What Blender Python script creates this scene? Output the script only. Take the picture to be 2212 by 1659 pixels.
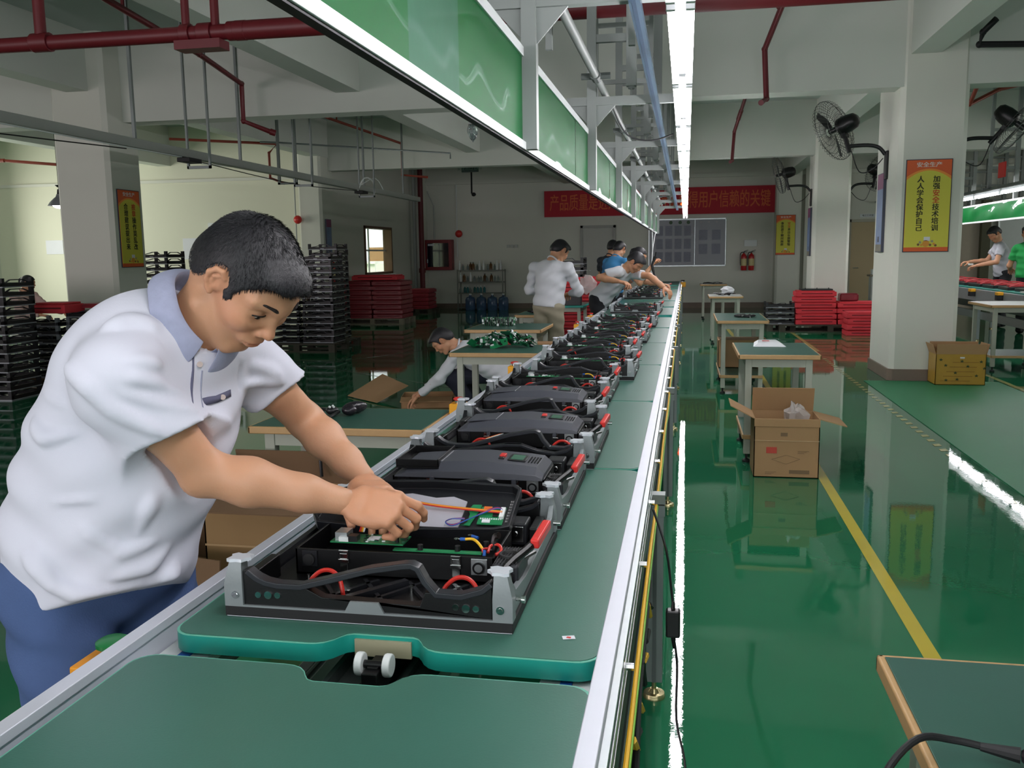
import bpy, math, random
import numpy as np
from mathutils import Vector, Matrix
from math import sin, cos, pi, radians as rad
for o in list(bpy.data.objects): bpy.data.objects.remove(o)
sc = bpy.context.scene
C = sc.collection

# ------------------------------------------------------------------ camera
YAW, PIT, ROLL = 0.190537, 0.142217, -0.014
fw = Vector((-sin(YAW)*cos(PIT), cos(YAW)*cos(PIT), -sin(PIT)))
r0 = Vector((cos(YAW), sin(YAW), 0)); u0 = r0.cross(fw)
rt = r0*cos(ROLL)+u0*sin(ROLL); up = -r0*sin(ROLL)+u0*cos(ROLL)
cd = bpy.data.cameras.new('camera'); cam = bpy.data.objects.new('camera', cd); C.objects.link(cam)
cd.sensor_fit = 'HORIZONTAL'; cd.sensor_width = 36.0; cd.lens = 36.0*1950.0/2212.0
cd.clip_start = 0.05; cd.clip_end = 200
cam.matrix_world = Matrix(((rt.x, up.x, -fw.x, 0), (rt.y, up.y, -fw.y, 0), (rt.z, up.z, -fw.z, 1.45), (0, 0, 0, 1)))
sc.camera = cam

# ------------------------------------------------------------------ world, big lights, exposure
w = bpy.data.worlds.new('world'); sc.world = w; w.use_nodes = True
wb = w.node_tree.nodes['Background']; wb.inputs[0].default_value = (0.93, 0.97, 1.0, 1); wb.inputs[1].default_value = 1.6
def area(name, loc, rot, sx, sy, power, col, spread=180):
    l = bpy.data.lights.new(name, 'AREA'); l.shape = 'RECTANGLE'; l.size = sx; l.size_y = sy
    l.energy = power; l.color = col; l.spread = rad(spread)
    o = bpy.data.objects.new(name, l); o.location = loc; o.rotation_euler = rot; C.objects.link(o)
    o['kind'] = 'helper'
    return o
# left: daylight from unseen windows; behind and right: added fill lights, no window there
area('fill_behind', (0.5, -5.6, 2.1), (rad(90), 0, 0), 11, 2.2, 300, (0.93, 0.97, 1.0))  # added soft fill from behind the viewer, no known window
area('daylight_left', (-14.6, 14.2, 1.8), (0, rad(-90), 0), 2.4, 5, 200, (1.0, 0.99, 0.90))
area('pink_fill_behind_left', (-9.5, -5.6, 2.0), (rad(90), 0, 0), 6, 2.2, 420, (1.0, 0.86, 0.92))  # added pinkish fill for the left pillar front and the man's back
area('fill_right', (10.8, 14.5, 2.2), (0, rad(90), 0), 2.0, 12, 130, (0.98, 1.0, 0.93))  # added fill from the right side, stands for no real window
sc.view_settings.view_transform = 'Standard'; sc.view_settings.look = 'None'
sc.view_settings.gamma = 1.0; sc.view_settings.use_curve_mapping = False
sc.view_settings.exposure = 0.08
sc.cycles.use_denoising = True
sc.cycles.max_bounces = 8; sc.cycles.diffuse_bounces = 4; sc.cycles.glossy_bounces = 4
sc.cycles.transmission_bounces = 6; sc.cycles.transparent_max_bounces = 12
sc.cycles.sample_clamp_indirect = 6.0

# ------------------------------------------------------------------ materials
def srgb(r, g=None, b=None):
    if g is None: r, g, b = r
    f = lambda c: (c/255/12.92) if c/255 <= .04045 else ((c/255+.055)/1.055)**2.4
    return (f(r), f(g), f(b), 1.0)
MC = {}
def mat(name, col, rough=.5, metal=0., var=.08, vs=9., bump=0., bs=60., coat=0., trans=0., alpha=1., emit=0., ecol=None, ior=1.45, coatr=.05, spec=.5, sub=0.):
    if name in MC: return MC[name]
    m = bpy.data.materials.new(name); m.use_nodes = True; nt = m.node_tree; N = nt.nodes; L = nt.links
    b = N['Principled BSDF']
    c = srgb(col)
    tc = N.new('ShaderNodeTexCoord')
    if var > 0:
        no = N.new('ShaderNodeTexNoise'); no.inputs['Scale'].default_value = vs; no.inputs['Detail'].default_value = 3
        L.new(tc.outputs['Object'], no.inputs['Vector'])
        mx = N.new('ShaderNodeMix'); mx.data_type = 'RGBA'
        mx.inputs['A'].default_value = tuple(max(0, x*(1-var)) for x in c[:3])+(1,)
        mx.inputs['B'].default_value = tuple(min(1, x*(1+var)) for x in c[:3])+(1,)
        L.new(no.outputs['Fac'], mx.inputs['Factor']); L.new(mx.outputs['Result'], b.inputs['Base Color'])
    else: b.inputs['Base Color'].default_value = c
    b.inputs['Roughness'].default_value = rough; b.inputs['Metallic'].default_value = metal
    b.inputs['IOR'].default_value = ior; b.inputs['Specular IOR Level'].default_value = spec
    if coat: b.inputs['Coat Weight'].default_value = coat; b.inputs['Coat Roughness'].default_value = coatr
    if trans: b.inputs['Transmission Weight'].default_value = trans
    if alpha < 1: b.inputs['Alpha'].default_value = alpha
    if sub: b.inputs['Subsurface Weight'].default_value = sub; b.inputs['Subsurface Radius'].default_value = (.012, .005, .003)
    if emit: b.inputs['Emission Color'].default_value = ecol or c; b.inputs['Emission Strength'].default_value = emit
    if bump > 0:
        n2 = N.new('ShaderNodeTexNoise'); n2.inputs['Scale'].default_value = bs; n2.inputs['Detail'].default_value = 4
        L.new(tc.outputs['Object'], n2.inputs['Vector'])
        bp = N.new('ShaderNodeBump'); bp.inputs['Strength'].default_value = bump; bp.inputs['Distance'].default_value = .01
        L.new(n2.outputs['Fac'], bp.inputs['Height']); L.new(bp.outputs['Normal'], b.inputs['Normal'])
    MC[name] = m
    return m
WALL = mat('painted_plaster', (214, 214, 204), .75, var=.035, vs=1.5, bump=.05, bs=30)
BEAM = mat('ceiling_paint', (205, 208, 200), .8, var=.04, vs=1.2, bump=.04, bs=20)
CEIL = mat('ceiling_slab_paint', (178, 188, 182), .85, var=.04, vs=.8)
SKIRT = mat('skirting_paint', (120, 104, 92), .5, var=.12, vs=6)
WHITE = mat('white_enamel', (222, 226, 226), .35, var=.03)
GREYW = mat('grey_enamel', (176, 180, 176), .4, var=.05)
ALU = mat('brushed_aluminium', (190, 196, 198), .33, metal=.85, var=.06, vs=30)
ALU2 = mat('anodised_rail', (214, 216, 226), .42, metal=.35, var=.05, vs=12)
ALUD = mat('mid_grey_profile', (118, 126, 124), .45, metal=.5, var=.06)  # even mid grey for channels, legs and brackets
STEEL = mat('polished_steel', (215, 215, 215), .14, metal=1., var=.02)
BRASS = mat('zinc_yellow_steel', (198, 184, 140), .25, metal=.9, var=.08)
BLACK = mat('black_plastic', (10, 10, 12), .36, var=.15, vs=20, bump=.03, bs=400)
BLACKS = mat('black_satin_plastic', (25, 26, 30), .36, var=.1, vs=20, bump=.05, bs=900)
DARK = mat('dark_rubber', (20, 20, 22), .6, var=.1)
RED = mat('red_plastic', (206, 52, 48), .32, var=.06)
REDCAB = mat('red_cable', (188, 44, 36), .38, var=.05)
REDP = mat('red_pipe_paint', (98, 22, 30), .45, var=.15, vs=5)
REDP2 = mat('orange_red_pipe_paint', (134, 52, 34), .45, var=.15, vs=5)
FOAM = mat('red_foam', (214, 58, 68), .7, var=.07, vs=7, bump=.1, bs=50)
FOAMW = mat('red_foam_in_film', (142, 44, 54), .3, var=.12, vs=9, bump=.35, bs=14)
GREENT = mat('green_table_rubber', (44, 84, 72), .42, var=.10, vs=4, bump=.02, bs=300)
BOARD = mat('green_board_rubber', (56, 102, 88), .36, var=.12, vs=3.5, bump=.03, bs=250)
TEAL = mat('teal_edge_band', (22, 138, 124), .38, var=.10, vs=14, bump=.05, bs=40)
TEALL = mat('light_teal_lip', (104, 178, 156), .4, var=.05)
WOODE = mat('wood_edge_band', (182, 146, 100), .5, var=.12, vs=25)
CARD = mat('brown_cardboard', (170, 134, 96), .85, var=.07, vs=5, bump=.05, bs=80)
CARDD = mat('dark_cardboard', (112, 86, 62), .85, var=.08, vs=5)
CARDY = mat('yellow_taped_cardboard', (176, 136, 48), .35, var=.15, vs=10, bump=.1, bs=20)
PCB = mat('green_circuit_board', (28, 118, 72), .35, var=.15, vs=120)
PCBD = mat('dark_green_circuit_board', (30, 88, 62), .35, var=.2, vs=120)
CHIP = mat('chip_black', (24, 24, 26), .35, var=.0)
YEL = mat('yellow_plastic', (238, 168, 34), .4, var=.05)
YELC = mat('yellow_cable', (226, 176, 40), .45, var=.04)
GRNC = mat('green_yellow_cable', (120, 178, 58), .45, var=.04)
BLUE = mat('blue_plastic', (34, 84, 160), .4, var=.06)
BLUEP = mat('blue_grey_rail', (84, 104, 124), .35, metal=.4, var=.1, vs=5)
GBTN = mat('green_button', (22, 110, 54), .35, var=.04)
ORNG = mat('orange_cable', (206, 100, 36), .45, var=.04)
MAROON = mat('maroon_beam_paint', (110, 30, 52), .5, var=.1)
FILM = mat('clear_film', (226, 220, 218), .15, var=.0, trans=0., alpha=.42, bump=.3, bs=30)
PAPER = mat('white_paper', (220, 222, 228), .6, var=.03)
GLASSD = mat('dark_glass', (20, 24, 40), .06, var=0, coat=1.)
BOTT = mat('clear_bottle', (200, 214, 216), .08, var=0, trans=.85)
BOTB = mat('blue_water_bottle', (96, 128, 170), .1, var=0, trans=.6)
BOTG = mat('teal_bottle', (70, 140, 146), .1, var=0, trans=.5)
CREAM = mat('cream_door_paint', (190, 170, 134), .5, var=.05, vs=2)
PAINTX = None
PALW = mat('grey_wood_pallet', (140, 132, 116), .8, var=.15, vs=12)
PALD = mat('dark_plastic_pallet', (66, 62, 52), .7, var=.15)
BROWNW = mat('brown_window_frame', (104, 76, 52), .5, var=.1)

# ------------------------------------------------------------------ mesh building
class MB:
    def __init__(s): s.v = []; s.f = []; s.m = []
    def add(s, vs, fs, m=0):
        b = len(s.v); s.v += [tuple(p) for p in vs]; s.f += [tuple(i+b for i in f) for f in fs]; s.m += [m]*len(fs)
        return s
    def box(s, x0, x1, y0, y1, z0, z1, m=0):
        return s.add([(x0,y0,z0),(x1,y0,z0),(x1,y1,z0),(x0,y1,z0),(x0,y0,z1),(x1,y0,z1),(x1,y1,z1),(x0,y1,z1)],
                     [(0,3,2,1),(4,5,6,7),(0,1,5,4),(1,2,6,5),(2,3,7,6),(3,0,4,7)], m)
    def obox(s, c, sz, ax=0., ay=0., az=0., m=0):
        R = Matrix.Rotation(az,3,'Z') @ Matrix.Rotation(ay,3,'Y') @ Matrix.Rotation(ax,3,'X'); c = Vector(c)
        h = [x/2 for x in sz]
        vs = [c + R @ Vector((a*h[0], b*h[1], d*h[2])) for d in (-1,1) for a,b in ((-1,-1),(1,-1),(1,1),(-1,1))]
        return s.add(vs, [(0,3,2,1),(4,5,6,7),(0,1,5,4),(1,2,6,5),(2,3,7,6),(3,0,4,7)], m)
    def cyl(s, p0, p1, r, r1=None, n=12, m=0, caps=True):
        p0 = Vector(p0); p1 = Vector(p1); r1 = r if r1 is None else r1
        d = (p1-p0).normalized(); a = d.orthogonal().normalized(); b = d.cross(a)
        vs = []
        for p, q in ((p0, r), (p1, r1)):
            for i in range(n):
                t = 2*pi*i/n; vs.append(p + a*cos(t)*q + b*sin(t)*q)
        fs = [(i, (i+1)%n, n+(i+1)%n, n+i) for i in range(n)]
        if caps: fs += [tuple(range(n-1,-1,-1)), tuple(range(n, 2*n))]
        return s.add(vs, fs, m)
    def tube(s, pts, r, n=8, m=0, caps=True, sm=0):
        P = [Vector(p) for p in pts]
        if sm:
            Q = []
            for i in range(len(P)-1):
                a = P[max(i-1,0)]; b = P[i]; c = P[i+1]; d = P[min(i+2,len(P)-1)]
                for k in range(sm):
                    t = k/sm
                    Q.append(.5*((2*b)+(c-a)*t+(2*a-5*b+4*c-d)*t*t+(3*b-a-3*c+d)*t**3))
            Q.append(P[-1]); P = Q
        R = r if isinstance(r, (list, tuple)) else None
        vs = []; nrm = None
        for i, p in enumerate(P):
            d = (P[min(i+1,len(P)-1)]-P[max(i-1,0)])
            d = d.normalized() if d.length > 1e-9 else Vector((0,0,1))
            if nrm is None: nrm = d.orthogonal().normalized()
            nrm = (nrm - d*nrm.dot(d))
            nrm = nrm.normalized() if nrm.length > 1e-6 else d.orthogonal().normalized()
            b = d.cross(nrm)
            rr = r if R is None else R[0]+(R[1]-R[0])*i/(len(P)-1)
            for k in range(n):
                t = 2*pi*k/n; vs.append(p+nrm*cos(t)*rr+b*sin(t)*rr)
        fs = []
        for i in range(len(P)-1):
            for k in range(n): fs.append((i*n+k, i*n+(k+1)%n, (i+1)*n+(k+1)%n, (i+1)*n+k))
        if caps: fs += [tuple(range(n-1,-1,-1)), tuple(range((len(P)-1)*n, len(P)*n))]
        return s.add(vs, fs, m)
    def lathe(s, prof, o=(0,0,0), n=24, m=0, R=None):
        o = Vector(o); R = R or Matrix.Identity(3); vs = []; fs = []; k = len(prof)
        for i in range(n):
            t = 2*pi*i/n
            for r, z in prof: vs.append(o + R @ Vector((r*cos(t), r*sin(t), z)))
        for i in range(n):
            for j in range(k-1):
                a = i*k+j; b = ((i+1)%n)*k+j; fs.append((a, b, b+1, a+1))
        return s.add(vs, fs, m)
    def prism(s, poly, a, b, mp, m=0):
        # poly: list of (u,v); mp(u,v,t) -> point; extruded from t=a to t=b
        n = len(poly); vs = [mp(u, v, a) for u, v in poly]+[mp(u, v, b) for u, v in poly]
        fs = [tuple(range(n-1,-1,-1)), tuple(range(n, 2*n))]+[(i, (i+1)%n, n+(i+1)%n, n+i) for i in range(n)]
        return s.add(vs, fs, m)
    def ball(s, c, r, n=10, m=0, R=None):
        if not isinstance(r, (tuple, list)): r = (r, r, r)
        R = R or Matrix.Identity(3); c = Vector(c); vs = []; fs = []; h = max(5, n//2+1)
        for j in range(h+1):
            ph = pi*j/h
            for i in range(n):
                t = 2*pi*i/n; vs.append(c+R@Vector((r[0]*sin(ph)*cos(t), r[1]*sin(ph)*sin(t), r[2]*cos(ph))))
        for j in range(h):
            for i in range(n): fs.append((j*n+i, (j+1)*n+i, (j+1)*n+(i+1)%n, j*n+(i+1)%n))
        return s.add(vs, fs, m)
    def mesh(s, name, mats, ang=32, smooth=True):
        me = bpy.data.meshes.new(name); me.from_pydata([tuple(v) for v in s.v], [], s.f)
        ms = mats if isinstance(mats, (list, tuple)) else [mats]
        for x in ms: me.materials.append(x)
        if len(ms) > 1: me.polygons.foreach_set('material_index', s.m)
        if smooth:
            me.polygons.foreach_set('use_smooth', [True]*len(me.polygons)); me.set_sharp_from_angle(angle=rad(ang))
        me.update()
        return me
    def build(s, name, mats, parent=None, bevel=0., loc=None, ang=32, recalc=False, seg=2, smooth=True):
        me = s.mesh(name, mats, ang, smooth)
        if recalc:
            import bmesh
            bm = bmesh.new(); bm.from_mesh(me); bmesh.ops.recalc_face_normals(bm, faces=bm.faces); bm.to_mesh(me); bm.free()
        o = bpy.data.objects.new(name, me); C.objects.link(o)
        if parent: o.parent = parent
        if loc: o.location = loc
        if bevel:
            bv = o.modifiers.new('b', 'BEVEL'); bv.width = bevel; bv.segments = seg; bv.limit_method = 'ANGLE'; bv.angle_limit = rad(35)
            bv.harden_normals = True
        return o
def tag(o, label=None, cat=None, group=None, kind=None):
    if label: o['label'] = label
    if cat: o['category'] = cat
    if group: o['group'] = group
    if kind: o['kind'] = kind
    return o
def thing(name, label, cat, loc=(0,0,0), rz=0., group=None):
    o = bpy.data.objects.new(name, None); C.objects.link(o); o.empty_display_size = .1
    o.location = loc; o.rotation_euler = (0, 0, rz)
    return tag(o, label, cat, group)
def dup(o, parent=None):
    c = o.copy(); C.objects.link(c)
    if parent: c.parent = parent
    for ch in list(o.children): dup(ch, c)
    return c
def clone(o, loc, rz=0., label=None, group=None):
    c = dup(o); c.location = loc; c.rotation_euler = (0, 0, rz)
    if label: c['label'] = label
    if group: c['group'] = group
    return c
ORD = ['bottom','second','third','fourth','fifth','sixth','seventh','eighth','ninth','tenth','eleventh','twelfth','thirteenth','fourteenth','fifteenth','sixteenth','seventeenth']
def nth(i, n): return 'topmost' if i == n-1 else (ORD[i]+(' from the bottom' if i else ''))
def stuff(o): o['kind'] = 'stuff'; return o
def crumple(c, r, seed, n=12, j=.22):
    b = MB().ball(c, r, n); rnd = random.Random(seed); seen = {}; v2 = []
    for p in b.v:
        k = tuple(round(x,4) for x in p)
        if k not in seen: s_ = 1+rnd.uniform(-j,j); seen[k] = tuple(c[i]+(p[i]-c[i])*s_+rnd.uniform(-.15,.15)*(r[i] if isinstance(r,tuple) else r) for i in range(3))
        v2.append(seen[k])
    b.v = v2; return b
def struct(o): o['kind'] = 'structure'; return o
def text_mesh(txt, size, m, name, parent=None, loc=(0,0,0), rot=(0,0,0), extrude=.0008, vertical=False, sx=1., pitch=1.15, align='CENTER', bold=0.):
    c = bpy.data.curves.new('t', 'FONT'); c.body = '\n'.join(txt) if vertical else txt; c.size = size
    c.align_x = align; c.align_y = 'TOP' if vertical else 'CENTER'; c.space_line = pitch; c.extrude = extrude; c.resolution_u = 2
    o = bpy.data.objects.new('t', c); C.objects.link(o)
    bpy.context.view_layer.update()
    me = bpy.data.meshes.new_from_object(o.evaluated_get(bpy.context.evaluated_depsgraph_get()))
    bpy.data.objects.remove(o); bpy.data.curves.remove(c)
    if bold:
        n0 = len(me.vertices); vv = [tuple(v.co) for v in me.vertices]; ff = [tuple(p.vertices) for p in me.polygons]; V_ = []; F_ = []
        for k, (dx, dy) in enumerate(((-bold,-bold*.5),(bold,-bold*.5),(-bold,bold*.5),(bold,bold*.5))):
            V_ += [(x+dx, y+dy, z+.00004*k) for x,y,z in vv]; F_ += [tuple(i+n0*k for i in f) for f in ff]
        me = bpy.data.meshes.new('t'); me.from_pydata(V_, [], F_)
    me.materials.clear(); me.materials.append(m)
    q = bpy.data.objects.new(name, me); C.objects.link(q); q.scale = (sx, 1, 1)
    q.location = loc; q.rotation_euler = rot
    if parent: q.parent = parent
    return q
def bx(name, x0, x1, y0, y1, z0, z1, m, parent=None, bevel=0.): return MB().box(x0,x1,y0,y1,z0,z1).build(name, m, parent, bevel)
# ------------------------------------------------------------------ the setting
def floor_material():
    m = bpy.data.materials.new('green_epoxy_floor'); m.use_nodes = True; nt = m.node_tree; N = nt.nodes; L = nt.links
    b = N['Principled BSDF']; tc = N.new('ShaderNodeTexCoord')
    n1 = N.new('ShaderNodeTexNoise'); n1.inputs['Scale'].default_value = .35; n1.inputs['Detail'].default_value = 5
    L.new(tc.outputs['Object'], n1.inputs['Vector'])
    r = N.new('ShaderNodeValToRGB'); r.color_ramp.elements[0].position = .35; r.color_ramp.elements[1].position = .66
    r.color_ramp.elements[0].color = srgb(32, 102, 72); r.color_ramp.elements[1].color = srgb(34, 118, 78)
    L.new(n1.outputs['Fac'], r.inputs['Fac']); L.new(r.outputs['Color'], b.inputs['Base Color'])
    b.inputs['Roughness'].default_value = .3; b.inputs['Specular IOR Level'].default_value = .0; b.inputs['IOR'].default_value = 1.5
    b.inputs['Coat Weight'].default_value = 1.; b.inputs['Coat Roughness'].default_value = .012; b.inputs['Coat IOR'].default_value = 1.55
    n2 = N.new('ShaderNodeTexNoise'); n2.inputs['Scale'].default_value = 2.2; n2.inputs['Detail'].default_value = 2
    L.new(tc.outputs['Object'], n2.inputs['Vector'])
    n3 = N.new('ShaderNodeTexNoise'); n3.inputs['Scale'].default_value = 60; n3.inputs['Detail'].default_value = 3
    L.new(tc.outputs['Object'], n3.inputs['Vector'])
    b1 = N.new('ShaderNodeBump'); b1.inputs['Strength'].default_value = .035; b1.inputs['Distance'].default_value = .02
    b2 = N.new('ShaderNodeBump'); b2.inputs['Strength'].default_value = .022; b2.inputs['Distance'].default_value = .003
    L.new(n2.outputs['Fac'], b1.inputs['Height']); L.new(n3.outputs['Fac'], b2.inputs['Height'])
    L.new(b1.outputs['Normal'], b2.inputs['Normal']); L.new(b2.outputs['Normal'], b.inputs['Normal'])
    L.new(b2.outputs['Normal'], b.inputs['Coat Normal'])
    return m
FLOOR = floor_material()
struct(bx('floor', -15, 11, -6, 24.6, -.1, 0, FLOOR))
YLINE = mat('yellow_floor_paint', (206, 186, 56), .25, var=.12, vs=3, coat=.5)
YFADE = mat('worn_yellow_floor_paint', (170, 166, 96), .25, var=.15, vs=5, coat=.5)
WFADE = mat('worn_white_floor_paint', (96, 122, 104), .25, var=.2, vs=6, coat=.5)
def line(name, pts, wd, m, z=.0015):
    b = MB()
    for (x0,y0),(x1,y1) in zip(pts, pts[1:]):
        d = Vector((x1-x0, y1-y0)).normalized(); n = Vector((-d.y, d.x))*wd/2
        b.add([(x0-n.x,y0-n.y,z),(x1-n.x,y1-n.y,z),(x1+n.x,y1+n.y,z),(x0+n.x,y0+n.y,z)], [(0,1,2,3)])
    return struct(b.build(name, m, smooth=False))
line('trim_1', [(.885,-3),(.885,12.2)], .06, YLINE); line('trim_2', [(.84,15.6),(.75,19.2)], .06, YLINE)
line('trim_3', [(1.88,16.9),(1.9,13.6)], .06, YFADE); line('trim_4', [(3.42,9.0),(3.42,12.6)], .06, YFADE)
line('trim_5', [(-1.97,1.0),(-2.03,3.0)], .06, YLINE)
line('trim_6', [(-6.6,12.6),(-1.6,8.9)], .035, WFADE); line('trim_7', [(-6.6,8.2),(-3.6,14.2)], .035, WFADE)
b = MB(); y = 3.0
while y < 12.8: b.add([(1.83,y,.0016),(1.885,y+.02,.0016),(1.885,y+.10,.0016),(1.83,y+.08,.0016)], [(0,1,2,3)]); y += .175
s = b.build('trim_8', YFADE, smooth=False); s['kind'] = 'structure'
MAT = mat('green_floor_mat', (38, 124, 82), .5, var=.06, vs=2, bump=.05, bs=200)
tag(bx('floor_mat', 1.97, 3.36, 3.2, 10.55, .001, .006, MAT, None, .001), 'flat green floor covering sheet in front of the right concrete pillar', 'floor mat')

struct(bx('wall_back', -7.5, 11, 24.3, 24.6, 0, 4.3, WALL))
struct(bx('wall_rear', -15, 11, -6.2, -6, 0, 4.3, WALL))
struct(bx('wall_right', 11, 11.2, -6, 24.6, 0, 4.3, WALL))
struct(bx('wall_far_left', -15.2, -15, -6, 18, 0, 4.3, WALL))
struct(bx('wall_front_left', -15, -7.7, 17.8, 18.0, 0, 4.3, mat('office_panel_paint', (216, 216, 196), .6, var=.03, vs=1.)))
# side wall with its window opening (Y 20.15..22.05, z 1.0..2.17)
b = MB(); X0, X1 = -7.55, -7.35
b.box(X0,X1,18.0,20.2,0,4.3); b.box(X0,X1,22.2,24.3,0,4.3); b.box(X0,X1,20.2,22.2,0,1.02); b.box(X0,X1,20.2,22.2,2.17,4.3)
struct(b.build('wall_left', WALL))
wn = bpy.data.objects.new('window_1', None); C.objects.link(wn); wn.location = (-7.45,21.2,1.02); struct(wn)
b = MB(); b.box(-.1,.13,-1.0,-.93,0,1.15); b.box(-.1,.13,.93,1.0,0,1.15); b.box(-.1,.13,-1.0,1.0,0,.06); b.box(-.1,.13,-1.0,1.0,1.09,1.15)
b.build('window_frame', BROWNW, wn, .004)
b = MB(); b.box(-.05,-.02,-.93,.93,.56,.60); b.box(-.05,-.02,-.35,-.31,.06,1.09)
b.build('glazing_bar', WHITE, wn)
bx('pane', -.04,-.034,-.93,.93,.06,1.09, mat('window_glass', (235,240,235), .02, var=0, trans=1., ior=1.01), wn)
bx('window_sill', -.1,.2,-1.05,1.05,-.04,0, WHITE, wn, .004)
# what one sees through it: a bright yard wall and pale equipment
OUTS = mat('sunlit_render', (250, 248, 236), .8, var=.03, emit=0)
tag(bx('neighbouring_building', -11.6, -11.2, 17.8+.4, 26, 0, 1.7, OUTS), 'pale low building seen through the brown framed window', 'building')
t_ = thing('yard_bench', 'pale bench with a brown carton seen low through the window', 'bench', (-8.9,25.4,0)); bx('bench_top', -.4,.4,-1.2,1.2,1.25,1.32, OUTS, t_); bx('bench_leg', -.35,.35,-1.1,-1.0,0,1.25, OUTS, t_); bx('bench_leg', -.35,.35,1.0,1.1,0,1.25, OUTS, t_); bx('carton', -.3,.2,.2,.9,1.32,1.72, CARD, t_)
sun_o = area('window_daylight', (-9.3, 21.4, 3.2), (0, rad(35), 0), 3, 4, 260, (1, 1, .95))
struct(bx('ceiling', -15, 11, -6.2, 24.6, 4.2, 4.4, CEIL))
struct(bx('trim_9', -7.35, 11, 24.27, 24.3, 0, .14, SKIRT)); struct(bx('trim_10', -7.35, -7.32, 18.4, 24.3, 0, .1, SKIRT))
# concrete frame: columns and beams
def column(n, x0, x1, y0, y1, z1=4.2, m=WALL):
    c = .05
    poly = [(x0+c,y0),(x1-c,y0),(x1,y0+c),(x1,y1-c),(x1-c,y1),(x0+c,y1),(x0,y1-c),(x0,y0+c)]
    o = MB().prism(poly, 0, z1, lambda u,v,t:(u,v,t)).build('pillar_%d' % n, m); struct(o)
    k = .018; c2 = c
    poly = [(x0+c2-k,y0-k),(x1-c2+k,y0-k),(x1+k,y0+c2-k),(x1+k,y1-c2+k),(x1-c2+k,y1+k),(x0+c2-k,y1+k),(x0-k,y1-c2+k),(x0-k,y0+c2-k)]
    MB().prism(poly, 0, .13, lambda u,v,t:(u,v,t)).build('plinth', SKIRT, o, .004)
    return o
column(1, 2.24, 2.93, 10.6, 11.75); column(2, 2.32, 2.97, 17.8, 18.6); column(3, 2.2, 2.8, 23.7, 24.35)
column(4, -7.75, -7.0, 10.25, 10.95); column(5, -7.72, -7.22, 17.45, 18.1); column(6, -7.4, -7.0, 23.9, 24.35)
column(7, 9.6, 10.3, 17.8, 18.5)
struct(bx('trim_11', 2.93, 4.0, 24.1, 24.3, 0, 4.2, WALL))
beams = [(-15,11,10.62,10.95,3.17,4.2),(-15,11,17.85,18.15,3.2,4.2),(-15,11,3.6,3.9,3.62,4.2) ,
         (2.32,2.62,-6,10.62,3.5,4.2),(2.34,2.64,10.95,17.85,3.5,4.2),(2.34,2.64,18.15,24.3,3.3,4.2),
         (-4.15,-3.85,4.0,10.62,3.40,4.2),(-4.3,-4.02,10.95,17.85,3.46,4.2),(-3.2,-2.9,18.15,24.3,3.3,4.2),
         (-7.5,-7.2,-6,10.62,3.5,4.2),(-7.5,-7.2,10.95,17.85,3.46,4.2),(.1,.1,0,0,0,0),(6.2,6.5,10.95,24.3,3.4,4.2),(-11,-10.7,-6,17.85,3.4,4.2)]
n = 1
for x0,x1,y0,y1,z0,z1 in beams:
    if x1 <= x0 or y0 == 3.6: continue
    struct(bx('beam_%d' % n, x0, x1, y0, y1, z0, z1, BEAM)); n += 1
struct(bx('trim_12', -7.2, 11, 24.2, 24.3, 3.35, 3.45, WALL)); struct(bx('trim_13', -15, -7.7, 17.76, 17.8, 3.05, 3.11, WALL))
# doors
def door(n, x0, x1, z1, m, frame, y=24.3):
    d = bpy.data.objects.new('door_%d' % n, None); C.objects.link(d); d.location = ((x0+x1)/2, y, 0); struct(d); h = (x1-x0)/2
    MB().box(-h,h,-.03,0,0,z1).build('door_leaf', m, d, .004)
    b = MB(); b.box(-h-.07,-h,-.06,0,0,z1+.07); b.box(h,h+.07,-.06,0,0,z1+.07); b.box(-h-.07,h+.07,-.06,0,z1,z1+.07)
    b.build('door_frame', frame, d, .004)
    b = MB(); b.cyl((-h+.08,-.03,1.0),(-h+.08,-.07,1.0),.012); b.cyl((-h+.08,-.07,1.0),(-h+.2,-.07,1.0),.01); b.build('door_handle', STEEL, d)
    return d
d = door(1, 4.08, 4.82, 2.14, CREAM, mat('door_frame_paint', (180,176,160), .5))
door(2, -2.7, -1.9, 2.12, mat('white_door_paint', (190,190,184), .6, var=.03), mat('pale_frame_paint', (168,168,164), .6))
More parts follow.
